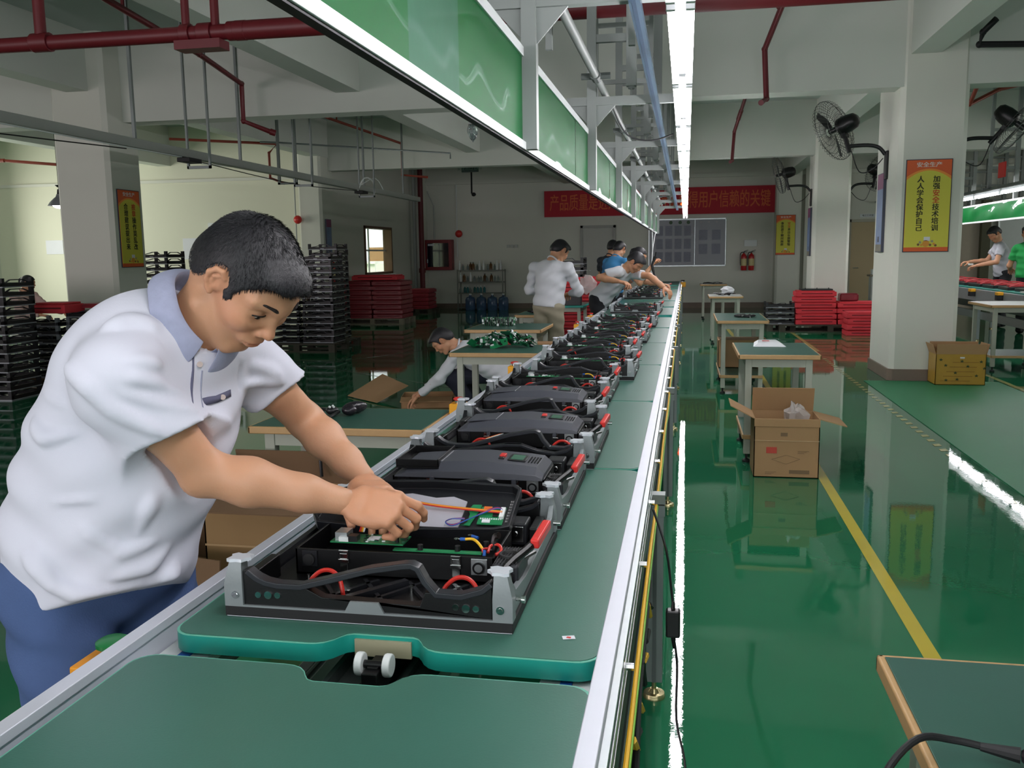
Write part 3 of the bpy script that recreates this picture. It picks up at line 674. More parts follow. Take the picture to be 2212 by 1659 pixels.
rnd = random.Random(7)
for i, (a, c_) in enumerate(zip(PY, PY[1:])):
    a += .025; c_ -= .025
    if i == 1:
        sheet(-.598,a,1.97,1.862,2.165,1,1).build('green_sheet', GPAN, of); sheet(-.598,1.97,2.42,1.862,2.165,1,2).build('green_sheet', GPANT, of)
        sheet(-.598,2.42,c_,1.862,2.165,1,3).build('green_sheet', GPAN, of)
    else:
        k = a+(c_-a)*.72
        sheet(-.598,a,k,1.862,2.165,1,i+9).build('green_sheet', GPAN, of); sheet(-.596,k,c_,1.862,2.165,1,i+29).build('green_sheet', GPAN, of)
MB().tube([(-.50,-1,2.415),(-.50,19,2.415)], .022, 12).build('air_pipe', PAINTG, of)
for y in PY: MB().cyl((-.58,y-.5,2.415),(-.42,y-.5,2.415),.018,n=8).cyl((-.50,y-.56,2.415),(-.50,y-.44,2.415),.03,n=10).build('pipe_valve', mat('dark_grey_fitting', (86,92,90), .5), of)
MB().box(-.205,-.165,-1,19,2.298,2.328).build('cable_duct', BLUEP, of); bx('duct_slot', -.195,-.18,-1,19,2.2965,2.299, mat('dark_blue_grey', (44,62,84), .5), of)
MB().tube([(-.45,5.66,2.33),(-.40,6.3,2.24),(-.25,6.5,2.22),(-.1,6.6,2.27)], .006, 6, sm=4).build('sagging_lead', DARK, of)
# two white cords hanging from the frame end
tag(MB().tube([(-.60,16.6,1.83),(-.59,16.5,1.45),(-.62,16.4,1.05)], .008, 6, sm=3).tube([(-.54,16.6,1.83),(-.60,16.5,1.4),(-.585,16.4,1.05)], .008, 6, sm=3).build('rope', WHITE), 'pair of white cords hanging beside the woman at the far end', 'cord')
TUBE = mat('lit_fluorescent_tube', (255, 252, 255), .3, var=0, emit=40., ecol=(1.0, .97, 1.0, 1))
TUBEF = mat('lamp_body', (226, 228, 232), .35, var=.02)
def lamp(label, loc, rz=0., rod=.165, group='twin tube lamps in a line above the conveyor edge'):
    t = thing('fluorescent_lamp', label, 'lamp', loc, rz, group)
    MB().box(-.035,.035,.0,1.22,.045,.085).build('lamp_body', TUBEF, t, .006)
    for s_ in (-1, 1):
        MB().cyl((s_*.028,.025,.02),(s_*.028,1.195,.02),.0125,n=14).build('tube', TUBE, t)
        for y in (.008, 1.198): MB().box(s_*.028-.014,s_*.028+.014,y-.008,y+.016,.0,.05).build('tube_holder', TUBEF, t, .003)
    for y in (.2, 1.02): MB().cyl((0,y,.08),(0,y,.08+rod),.004,n=6).build('drop_rod', ALUD, t)
    return t
L0 = lamp('twin tube lamp directly above the viewer, first of the glowing line', (-.025, 2.78, 2.145))
nl = ['second','third','fourth','fifth','sixth','seventh','eighth','ninth','tenth','eleventh','twelfth','last']
for i, s_ in enumerate(nl): clone(L0, (-.025, 2.78+1.27*(i+1), 2.145), 0, s_+' twin tube lamp of the glowing line seen from the viewer')
for i in (1,2,3): clone(L0, (-.025, 2.78-1.27*i, 2.145), 0, ['','twin tube lamp just out of sight above the viewer','twin tube lamp behind the viewer','twin tube lamp farthest behind the viewer'][i])
tag(MB().ball((-.09,17.2,2.33),.022).build('indicator_lamp', mat('red_glow', (255,60,20), .4, var=0, emit=6.)), 'small red indicator light beside the far end of the lamp line', 'light')

# second line on the right: gantry, lamps, conveyor
o2 = thing('overhead_frame', 'pale gantry with a green sheet above the second conveyor at the right', 'gantry', (5.2, 0, 0))
for y in (9.5, 11.7, 13.9, 16.1, 18.3, 20.5):
    b = MB(); b.box(-.03,.03,y-.03,y+.03,1.90,4.2); b.box(-.5,.2,y-.025,y+.025,2.36,2.41); b.build('post', PAINTG, o2)
    bx('hanger', -.42,-.37,y-.025,y+.025,2.4,4.2, PAINTG, o2)
    for z in (2.7,3.0,3.3): bx('rung', -.4,0,y-.02,y+.02,z,z+.05, PAINTG, o2)
b = MB(); b.prism([(-.6,2.33),(-.2,2.45),(-.2,2.46),(-.6,2.34)],9,21,xz); b.build('lamp_shade', PAINTG, o2)
sheet(-.04, 9.4, 20.6, 1.93, 2.20, -1, 5, .008, 90, 8).build('green_sheet', GPAN, o2)
bx('top_rim', -.05,-.03,9.4,20.6,2.20,2.23, WHITE, o2); bx('bottom_rim', -.05,-.03,9.4,20.6,1.90,1.93, WHITE, o2)
bx('banner_end', -.46,-.44,15.2,15.5,2.52,2.75, RED, o2)
for i in range(7): clone(L0, (4.78, 10.2+1.3*i, 2.27), 0, ['first','second','third','fourth','fifth','sixth','seventh'][i]+' tube lamp of the second line at the right, from the near end', 'tube lamps of the second line')
c2 = thing('assembly_conveyor', 'second grey conveyor seen behind the right pillar', 'conveyor', (5.0, 0, 0))
for sx in (-1, 1):
    bx('side_rail', *sorted((.40*sx,.44*sx)), 9.0,21,.62,.80, mat('grey_rail_paint', (150,152,156), .45, metal=.3), c2, .004)
    bx('lower_channel', *sorted((.40*sx,.44*sx)), 9.0,21,.34,.46, ALUD, c2, .004)
    for y in (10.8,13.1,15.4,17.7,20.0): bx('leg', *sorted((.43*sx,.49*sx)), y-.03,y+.03,.02,.62, ALU, c2); MB().lathe([(0,.0),(.04,0),(.04,.015),(.012,.03),(.0,.03)],(.46*sx,y,0),14).build('foot', BRASS, c2)
bx('green_boards', -.38,.38,9.0,21,.79,.82, TEAL, c2, .004)
REDCASE = mat('red_panel_back', (188, 58, 64), .45, var=.1)
def panelcase(label, loc, rz, col):
    t = thing('panel_case', label, 'panel case', loc, rz, 'panels lying on the second conveyor')
    MB().box(-.27,.27,-.26,.26,0,.045).build('case_body', BLACKS, t, .004)
    MB().obox((.0,.0,.062),(.40,.16,.03)).build('cover', col, t, .006); MB().tube([(-.25,-.25,.05),(-.1,-.25,.10),(.1,-.25,.10),(.25,-.25,.05)],.010,6,sm=3).build('handle', col, t)
    return t
pcs = panelcase('red backed panel on the second conveyor, nearest one', (4.98, 14.1, .822), 0, REDCASE)
for i in range(6): clone(pcs, (4.98, 14.85+.72*i, .822), .05*(i%3-1), 'red backed panel on the second conveyor, number %s from the near end' % ['two','three','four','five','six','seven'][i])
t = thing('white_rail_rack', 'white comb edged bar lying on the second conveyor', 'bar', (4.62, 13.5, .822)); MB().box(-.02,.02,-.6,.3,0,.02).build('bar', WHITE, t)
for i in range(3): MB().cyl((0,-.5+.12*i,.02),(0,-.5+.12*i,.06),.02,.004,n=8).build('tooth', WHITE, t)
def estop(name, label, loc, rz=0, body=YEL, head=CHIP, s_=1.):
    t = thing(name, label, 'switch box', loc, rz)
    MB().box(-.035*s_,.035*s_,-.04*s_,.04*s_,-.06*s_,0).build('housing', body, t, .003)
    MB().cyl((0,0,0),(0,0,.012*s_),.016*s_,n=20).build('collar', STEEL, t)
    MB().lathe([(0,.026),(.017,.026),(.024,.022),(.024,.016),(.016,.012),(.012,.010)], (0,0,0), 24).build('button', head, t)
    return t
for i, (x, y) in enumerate(((4.52,15.7),(4.52,14.4))):
    t = thing('stop_button', ['black and yellow button box on the far part of the second conveyor rail','black and yellow button box nearer the edge of the photo'][i], 'switch box', (x, y, .76))
    MB().box(-.04,.04,-.06,.06,-.07,-.0).build('housing', DARK, t, .003); MB().box(-.04,.04,-.07,.07,0,.05).build('cap', YEL, t, .01)
gb = estop('push_button_box', 'yellow box with a round green push button on the left conveyor rail', (-1.008, 1.385, .742), rad(0), mat('amber_box',(232,150,30),.45), GBTN, 1.15)
gb.scale = (1.25,1.25,1.25)
for i, (x, y) in enumerate(((-.985, 5.2),(-.985,3.85),(-.985,8.4),(-.985,9.6),(-.985,10.8))):
    estop('push_button_box', ['yellow switch box on the left rail beside the sixth cabinet','yellow switch box on the left rail beside the fourth cabinet','yellow switch box on the left rail near the bending man','yellow switch box on the left rail below the bending man','yellow switch box on the left rail beyond the bending man'][i], (x, y, .80), 0, YEL, RED)
t = estop('push_button_box', 'orange and black switch box at the far right end of the main conveyor', (-.06, 20.4, .80), 0, YEL, DARK); t.scale = (1.8,1.8,1.8)

# ------------------------------------------------------------------ pipes under the ceiling
def pipe(name, label, pts, r, m, fit=(), group=None, cat='pipe'):
    t = thing(name, label, cat, (0,0,0), 0, group)
    MB().tube(pts, r, 14).build('pipe_run', m, t, ang=50)
    for p in pts[1:-1]: MB().ball(p, r*1.12, 12).build('elbow', m, t)
    for p, q in fit: MB().cyl(p, q, r*1.28, n=14).build('coupling', m, t, .003)
    return t
t = pipe('red_main_pipe', 'thick dark red pipe crossing under the ceiling above the conveyor', [(-9,6.0,3.0),(4.5,6.0,2.985)], .052, REDP, [((-3.32,6,2.995),(-3.22,6,2.995)),((-3.05,6,2.995),(-2.97,6,2.995)),((-3.45,6,2.995),(-3.38,6,2.995)),((-4.62,6,3.0),(-4.48,6,3.0))])
MB().tube([(-4.555,6,3.0),(-4.555,6,3.62),(-4.555,6,3.62)], .04, 12).build('riser', REDP, t)
MB().cyl((-3.1,6,2.995),(4.5,6,2.985),.064,n=18).build('thick_run', REDP, t)
MB().cyl((-3.42,6,3.0),(-3.42,6,4.18),.028,n=10).build('riser', REDP, t); MB().cyl((-3.20,6,3.0),(-3.20,6,4.18),.03,n=10).build('riser', REDP, t)
bx('support_bracket', -3.48,-3.14,5.93,6.07,2.88,2.94, REDP, t)
t = pipe('sprinkler_pipe', 'dark red branch pipe dropping beside the left beam with an upturned end', [(-4.555,5.6,3.62),(-5.0,9.0,3.56),(-5.2,10.3,3.50),(-5.2,10.3,3.07),(-4.95,10.5,2.96)], .03, REDP, [((-4.96,10.49,2.965),(-4.90,10.52,2.945))])
MB().cyl((-4.98,8.9,3.56),(-4.98,8.9,3.72),.014,n=8).cyl((-4.98,8.9,3.72),(-4.98,8.9,3.74),.03,n=8).build('sprinkler_head', REDP, t)
MB().cyl((-4.8,7.4,3.59),(-4.8,7.4,3.85),.016,n=8).cyl((-4.87,7.4,3.85),(-4.73,7.4,3.85),.02,n=8).build('sprinkler_head', REDP, t)
pipe('sprinkler_pipe', 'brick red drop pipe right of the glowing lamps', [(.98,8.9,4.2),(.97,9.0,4.05),(.96,9.3,4.0),(.79,10.3,3.57),(.82,10.3,3.06),(.75,10.1,2.99)], .03, REDP, [((.92,9.5,3.96),(.88,9.72,3.84))])
pipe('sprinkler_pipe', 'smaller red drop pipe farther right of the lamps', [(.96,15.5,4.2),(.95,15.6,4.05),(.94,16.0,4.0),(.83,17.3,3.6),(.80,17.3,3.09),(.76,17.1,3.05)], .03, REDP, [((.90,16.5,3.85),(.87,16.8,3.75))])
t = pipe('sprinkler_pipe', 'thin orange red pipe dropping near the far left column', [(-6.6,14.2,4.0),(-5.46,17.3,3.62),(-5.46,17.3,3.02),(-5.0,17.5,2.98)], .024, REDP2)
MB().cyl((-6.1,15.6,3.83),(-6.1,15.6,4.0),.012,n=8).build('sprinkler_head', REDP2, t)
t = pipe('sprinkler_pipe', 'thin orange red pipe bending round a grey hanger at the left', [(-8.4,14.0,3.42),(-6.6,14.2,3.30),(-6.75,14.2,3.16),(-6.75,14.2,2.76),(-6.5,14.2,2.66)], .022, REDP2)
MB().cyl((-7.6,14.1,3.5),(-7.6,14.1,3.75),.012,n=8).build('sprinkler_head', REDP2, t)
t = pipe('sprinkler_pipe', 'orange red pipe at the far left edge above the pendant lamp', [(-15,13.8,3.50),(-10.2,14.4,3.06)], .026, REDP2, [((-11.9,14.2,3.2),(-11.7,14.2,3.2))])
MB().cyl((-11.8,14.2,3.2),(-11.8,14.2,3.36),.012,n=8).build('sprinkler_head', REDP2, t)
pipe('hanging_pipe', 'black pipe along the beam at the top right corner', [(3.02,10.2,3.72),(2.93,10.3,3.62),(2.93,10.4,3.52),(5.2,10.4,3.42)], .032, DARK)
pipe('sprinkler_pipe', 'brown red angled pipe behind the right pillar', [(3.86,13.5,3.75),(3.86,14.0,3.44),(4.3,14.2,3.66),(6,14.3,4.0)], .03, REDP2)
t = pipe('standpipe', 'dark red vertical pipe in the far left corner beside the hose cabinet', [(-7.0,23.72,0.06),(-7.0,23.72,4.1)], .07, REDP, [((-7.0,23.72,1.0),(-7.0,23.72,1.12))])
MB().box(-7.12,-6.88,23.6,23.84,0,.06).build('base', REDP, t)
tag(MB().cyl((-7.22,23.83,0.0),(-7.22,23.83,4.19),.045,n=12).build('drain_pipe', GREYW), 'grey vertical pipe just left of the red standpipe', 'pipe')
tag(MB().tube([(-6.78,24.2,1.9),(-6.78,24.22,2.8),(-6.95,24.2,3.2)], .018, 8).build('wall_conduit', GREYW), 'thin grey conduit curving up right of the red standpipe', 'conduit')
tag(MB().tube([(-6.15,24.27,1.4),(-6.15,24.27,3.38)], .014, 8).build('wall_conduit', WHITE), 'white conduit running up the back wall above the red bell', 'conduit')
tag(MB().tube([(-7.77,17.42,0.0),(-7.77,17.42,3.0),(-7.85,17.38,3.15),(-9.6,17.1,3.35)], .014, 8).build('wall_conduit', GREYW), 'pale conduit running down the far left column past its red bell', 'conduit')

# cable tray along the left of the hall
t = thing('cable_tray', 'long grey cable tray hanging across the left of the hall', 'cable tray', (-5.42, 0, 2.6))
b = MB(); b.box(-.05,.05,1.0,18.2,-.045,.045); b.build('trunking', mat('grey_trunking', (138,142,136), .5, var=.05), t, .004)
b = MB()
for k, y in enumerate((1.8,4.0,6.2,8.4,10.6,12.8,15,17.2)): child('drop_rod', (HR := MB().box(-.015,.015,-.015,.015,.0,1.55).mesh('drop_rod',[ALUD])) if k == 0 else HR, t, (.0,y,.03))
for y in (9.4, 12.2, 14.8): MB().box(-.02,.26,y-.015,y+.015,-.16,-.13).box(-.02,.0,y-.015,y+.015,-.16,1.55).box(.24,.26,y-.015,y+.015,-.16,1.55).build('u_bracket', ALUD, t)
MB().tube([(.03,5,-.05),(.05,7.6,-.06),(.03,9.2,-.05)], .006, 6, sm=3).build('tied_lead', WHITE, t); MB().tube([(.02,9.2,-.05),(.04,12,-.13),(.03,14.6,-.06)], .006, 6, sm=5).build('sagging_lead', DARK, t)
MB().tube([(.02,2,-.05),(.04,5,-.17),(.03,8.2,-.07)], .006, 6, sm=5).build('sagging_lead', DARK, t)
for i, y in enumerate((9.2, 14.6)): MB().box(-.03,.12,y,y+.26,-.10,-.055).build('junction_box', DARK, t, .004)
MB().tube([(.03,14.6,-.06),(.08,14.8,.16),(.09,15.2,.14),(.05,15.4,-.05)],.012,8,sm=3).tube([(.02,14.8,.05),(.1,15.3,.2),(.14,15.6,.02)],.006,6,sm=3).build('tangled_lead', WHITE, t)
t = thing('trunking_bracket', 'bare grey hanger frame with an angled bar beyond the left pillar', 'bracket', (-6.45, 13.9, 0))
MB().box(-.02,.02,-.02,.02,2.62,4.2).box(.28,.31,-.02,.02,2.62,4.2).box(-.02,.31,-.02,.02,2.62,2.65).build('u_frame', ALUD, t); MB().tube([(-.3,0,3.3),(.0,0,3.28),(2.2,2.5,3.3),(2.2,2.5,3.2)], .015, 6).build('angled_bar', ALUD, t)
# pendant lamp, bulkhead lamp, exit sign
t = thing('pendant_lamp', 'lit grey pendant lamp with a cone shade at the far left', 'lamp', (-9.03, 12.0, 2.25))
MB().lathe([(.035,.17),(.05,.13),(.075,.11),(.13,.055),(.165,.0),(.16,.0),(.12,.05),(.06,.10),(.03,.12)], (0,0,0), 28).build('shade', mat('lamp_grey', (150,150,158), .3, metal=.4), t, ang=50)
MB().cyl((0,0,.16),(0,0,.24),.03,.02,n=12).lathe([(.02,.27),(.05,.30),(.02,.29)],(0,0,0),12).build('socket', DARK, t)
MB().ball((0,0,.015),(.10,.10,.055),16).build('bulb', mat('warm_bulb', (255,250,240), .3, var=0, emit=9.), t); MB().cyl((0,0,.24),(0,0,1.9),.005,n=6).build('flex', DARK, t)
t = thing('bulkhead_lamp', 'small unlit caged glass lamp under the middle beam', 'lamp', (-2.40, 10.3, 2.78))
MB().cyl((0,0,.14),(0,0,.20),.055,n=16).build('base', GREYW, t, .004); MB().ball((0,0,.06),(.052,.052,.10),16).build('glass_jar', BOTT, t)
b = MB(); [b.tube([(cos(a)*.045,sin(a)*.045,.14),(cos(a)*.062,sin(a)*.062,.06),(0,0,-.055)], .004, 5, sm=4) for a in (0,pi/2,pi,3*pi/2)]; b.build('cage', ALUD, t)
MB().cyl((0,0,.2),(0,0,1.4),.008,n=6).build('stem', ALUD, t)
t = thing('exit_sign', 'dark green hanging exit sign in front of the back wall', 'sign', (-4.74, 20.0, 3.28)); MB().box(-.19,.19,-.03,.03,0,.15).build('sign_box', mat('sign_green_dark',(36,62,52),.4), t, .004)
text_mesh('安全出口 EXIT', .09, mat('sign_pale',(96,128,112),.5), 'lettering', t, (0,-.032,.075), (rad(90),0,0))
MB().cyl((-.12,0,.15),(-.12,0,.9),.006,n=6).cyl((.12,0,.15),(.12,0,.9),.006,n=6).build('hanger_rod', DARK, t)
t = thing('wall_microphone', 'thin dark rod with a small horn hanging below the exit sign', 'rod', (-5.3, 22.5, 3.6)); MB().cyl((0,0,-.62),(0,0,-.0),.022,n=8).build('rod', DARK, t); MB().ball((.05,0,-.64),(.06,.05,.05)).build('horn', DARK, t)
for i, (x, y, z, g, l) in enumerate(((-6.10,24.26,2.035,.10,'round red fire bell on the back wall above the bottle shelf'),(-7.70,17.36,2.21,.085,'round red fire bell on the far left column'))):
    t = thing('fire_bell', l, 'bell', (x, y, z)); R_ = Matrix.Rotation(rad(90), 3, 'X')
    MB().lathe([(0,.075),(g*.5,.07),(g*.85,.045),(g,.01),(g,.0),(0,0)], (0,0,0), 24, 0, R_).build('gong', RED, t, ang=50); MB().cyl((0,.0,0),(0,.04,0),g*.6,n=16).build('backplate', RED, t)
# hose cabinet
t = thing('hose_cabinet', 'red fire hose cabinet with a dark glass door on the back wall', 'cabinet', (-6.64, 24.16, 1.06))
b = MB(); b.box(-.39,-.30,-.14,.12,0,.82); b.box(.30,.39,-.14,.12,0,.82); b.box(-.30,.30,-.14,.12,0,.09); b.box(-.30,.30,-.14,.12,.73,.82); b.box(-.3,.3,.10,.12,.09,.73)
b.build('frame', mat('dull_red_steel',(128,34,40),.45), t, .006); bx('glass_door', -.30,.30,-.12,-.11,.09,.73, GLASSD, t); bx('door_label', -.28,-.10,-.125,-.121,.66,.71, PAPER, t)
bx('hinge', -.33,-.30,-.15,-.13,.2,.3, STEEL, t)
# extinguishers
def extinguisher(label, loc, s_=1.):
    t = thing('fire_extinguisher', label, 'extinguisher', loc, 0, None)
    MB().lathe([(0,0),(.065,0),(.07,.01),(.07,.33),(.06,.37),(.025,.40),(.02,.42),(0,.42)], (0,0,0), 20).build('cylinder', mat('extinguisher_red',(176,30,34),.3,coat=.4), t, ang=40)
    MB().lathe([(.0705,.11),(.0715,.112),(.0715,.28),(.0705,.282)], (0,0,0), 20).build('label_band', mat('label_cream',(204,190,140),.5,var=.2,vs=40), t)
    MB().box(-.012,.012,-.03,.02,.42,.45).obox((.05,0,.475),(.10,.018,.012),ay=-.35).obox((.04,0,.45),(.08,.018,.01),ay=.1).build('valve_handle', CHIP, t, .002)
    MB().tube([(-.01,0,.44),(-.07,-.02,.42),(-.085,-.03,.30),(-.075,-.03,.12)], .010, 8, sm=4).build('hose', CHIP, t); t.scale = (s_,s_,s_); return t
extinguisher('left one of the two red fire extinguishers on the back wall', (1.46,24.17,.97), 1.05); extinguisher('right one of the two red fire extinguishers on the back wall', (1.65,24.17,.97), 1.05)
extinguisher('red fire extinguisher on the far left column, beside the red bales', (-7.13,17.75,.93))
t = thing('electric_switch', 'small pale wall socket above the two fire extinguishers', 'socket', (1.63, 24.27, 1.66)); bx('plate', -.16,.16,-.012,0,-.08,.08, WHITE, t, .004)
t = thing('electric_switch', 'row of small wall sockets left of the standing man', 'socket', (-4.62, 24.27, 1.68))
for i in range(3): bx('plate', -.15+.11*i,-.07+.11*i,-.012,0,-.04,.04, GREYW, t, .004)
# banner
RB = mat('red_banner_cloth', (176, 34, 50), .7, var=.05, vs=2); BT = mat('banner_print', (212, 104, 62), .7, var=0)
t = thing('banner', 'long red cloth banner with orange Chinese slogan across the back wall', 'banner', (-.74, 24.17, 2.77))
bx('cloth', -2.98,2.98,-.004,.0,-.345,.335, RB, t)
text_mesh('产品质量是进入市场的通行证赢得用户信赖的关键', .40, BT, 'slogan_print', t, (0,-.006,-.01), (rad(90),0,0), sx=.70, bold=.004)
q = t.children[-1]; xs_ = [v.co.x for v in q.data.vertices]; ys_ = [v.co.y for v in q.data.vertices]; q.scale = (5.66/(max(xs_)-min(xs_)), .43/(max(ys_)-min(ys_)), 1)
# notice board
t = thing('notice_board', 'large grey notice board with sheets of paper on the back wall', 'notice board', (-.0, 24.26, 1.70)); t.location.x = .02
bx('panel', -.97,.97,-.02,0,-.60,.60, mat('board_grey',(150,152,160),.35,var=.04,vs=3), t)
b = MB(); b.box(-.99,.99,-.03,.0,.585,.615); b.box(-.99,.99,-.03,.0,-.615,-.585); b.box(-.99,-.97,-.03,0,-.6,.6); b.box(.97,.99,-.03,0,-.6,.6); b.box(.19,.205,-.028,0,-.6,.6); b.build('frame', ALU, t)
for i in range(4):
    for j in range(3): bx('pinned_sheet', -.80+.24*i,-.62+.24*i,-.023,-.0205,-.50+.34*j,-.24+.34*j, mat('sheet_lilac',(136,138,152),.6,var=.1,vs=30), t)
for i in range(2):
    for j in range(2): bx('pinned_sheet', .30+.33*i,.52+.33*i,-.023,-.0205,-.30+.36*j,-.04+.36*j, MC['sheet_lilac'], t)
for x in (-.42,-.18,.03): MB().cyl((x,-.02,.52),(x,-.026,.52),.045,n=20).build('green_disc', mat('olive_green',(70,96,70),.5), t)
for x in (.35,.55,.75): MB().cyl((x,-.02,.52),(x,-.024,.52),.025,n=14).build('magnet', mat('pale_lilac',(166,160,164),.5), t)
# safety posters
OR = mat('poster_orange', (222, 96, 44), .5, var=.03); YP = mat('poster_yellow', (214, 206, 74), .5, var=.03, vs=2); OL = mat('poster_light_orange', (240, 150, 60), .5, var=0)
TXD = mat('poster_text_black', (44, 44, 26), .6, var=0); TXR = mat('poster_text_red', (206, 70, 38), .6, var=0); TXW = mat('poster_text_white', (230, 220, 214), .6, var=0)
def poster(label, loc, rz, w, h, lc, rc, nred):
    t = thing('safety_poster', label, 'poster', loc, rz)
    bx('backing', -w/2-.008,w/2+.008,-.012,0,-.008,h+.008, mat('poster_edge',(50,52,70),.5), t)
    bx('orange_field', -w/2,w/2,-.0135,-.012,0,h, OR, t)
    def dome(y0, hh, e):
        P = [(-w/2*.995, .045*h)]+[(w/2*.995,.045*h)]
        n = 16
        for i in range(n+1):
            a = i/n; x = w/2-w*a; P.append((x*.995, hh - e*abs(2*a-1)**2.0))
        return P
    MB().prism(dome(0,h*.905,h*.085), -.0145, -.0135, xz).build('light_arc', OL, t); MB().prism(dome(0,h*.885,h*.10), -.0155, -.0145, xz).build('yellow_field', YP, t)
    f = mat
    ts = h*.086
    text_mesh('安全生产', h*.058, TXW, 'heading_print', t, (0,-.0165,h*.945), (rad(90),0,0), sx=1.15, bold=.0009)
    for k, s_ in enumerate((lc, rc)):
        x = (-.17 if k == 0 else .17)*w*1.05; r_ = nred if k == 1 else 0; st = h*.655/len(s_)
        for i, ch in enumerate(s_): pass
        if r_: 
            red = ''.join(c if i in nred else '\u3000' for i, c in enumerate(s_)); blk = ''.join('\u3000' if i in nred else c for i, c in enumerate(s_))
            text_mesh(red, st*.93, TXR, 'slogan_print', t, (x,-.0165,h*.825), (rad(90),0,0), vertical=True, pitch=1.0, bold=st*.022)
            text_mesh(blk, st*.93, TXD, 'slogan_print', t, (x,-.0165,h*.825), (rad(90),0,0), vertical=True, pitch=1.0, bold=st*.022)
        else: text_mesh(s_, st*.93, TXD, 'slogan_print', t, (x,-.0165,h*.825), (rad(90),0,0), vertical=True, pitch=1.0, bold=st*.022)
    q = MB(); q.box(-.05*w,.09*w,-.0165,-.0155,.115*h,.16*h,0)
    for i, (x, z) in enumerate(((-.17,.075),(-.13,.10),(-.10,.07),(.10,.07),(.14,.11),(.18,.08),(.22,.065))): q.cyl((x*w,-.0165,z*h),(x*w,-.0155,z*h),.03*w,n=10,m=1+i%3)
    q.cyl((0,-.0165,.085*h),(0,-.0155,.085*h),.08*w,n=14,m=3); q.build('picture_print', [PAPER, mat('fig_brown',(120,86,60),.6), mat('fig_grey',(150,146,130),.6), mat('fig_orange',(220,150,60),.6)], t)
    return t
poster('large yellow and orange safety poster on the front of the right pillar', (2.553, 10.598, 1.425), 0, .452, .97, '人人学会保护自己', '加强安全技术培训', (2,3))
poster('small yellow and orange safety poster on the far column in the back wall', (2.43, 23.698, 1.36), 0, .45, .97, '事故源于瞬间麻痹', '安全来自长期警惕', (0,1))
poster('yellow and orange safety poster on the side of the left pillar', (-6.998, 10.60, 1.365), rad(90), .45, .96, '合理建议提出来', '按章操作莫乱改', (0,1))
def notice(label, loc, rz, w=.33, h=.9):
    t = thing('blue_notice', label, 'notice', loc, rz)
    bx('backing', -w/2,w/2,-.03,0,0,h, mat('notice_edge',(70,74,90),.5), t)
    b = MB(); b.box(-w/2+.012,w/2-.012,-.032,-.03,.10*h,.80*h,0); b.box(-w/2+.012,w/2-.012,-.032,-.03,.80*h,.99*h,1); b.box(-w/2+.012,w/2-.012,-.032,-.03,.01*h,.10*h,2); b.box(-.03,.03,-.034,-.032,.13*h,.20*h,3)
    b.build('print_field', [mat('notice_sky',(112,132,168),.5,var=.35,vs=5), mat('notice_plum',(132,66,104),.5,var=.2), mat('notice_tan',(120,116,100),.5), CHIP], t)
    return t
notice('narrow blue notice on the side of the right pillar', (2.239, 11.32, 1.42), rad(-90))
notice('narrow blue notice on the side of the far middle column', (2.319, 18.2, 1.35), rad(-90), .35)
notice('blue notice on the far left column above the extinguisher', (-7.219, 17.72, 1.42), rad(90), .26, .80)
# paper notices and plates
for i, (x, z, w_, h_, l) in enumerate(((-13.6,1.6,.42,.30,'white sheet on the bright office wall at the far left'),(-12.9,1.66,.44,.26,'second white sheet on the bright office wall'),(-10.35,1.45,.34,.44,'pale sheet on the office wall behind the man\'s neck'))):
    tag(bx('paper_notice', x-w_/2,x+w_/2,17.785,17.8,z,z+h_, PAPER), l, 'notice')
tag(MB().box(4.28,4.66,24.285,24.3,2.26,2.34).build('door_plate', PAPER), 'small white plate above the beige door', 'sign')
text_mesh('电工工作室', .055, TXD, 'lettering', C.objects['door_plate'], (4.47,24.283,2.30), (rad(90),0,0))
t = bpy.data.objects.new('window_2', None); C.objects.link(t); t.location = (-9.6, 17.78, 1.84); struct(t)
b = MB(); b.box(-.3,.3,-.02,.02,0,.36); b.build('window_frame', WHITE, t); bx('pane', -.24,.24,-.024,-.021,.05,.31, mat('dim_pane',(110,112,90),.1,var=0), t)

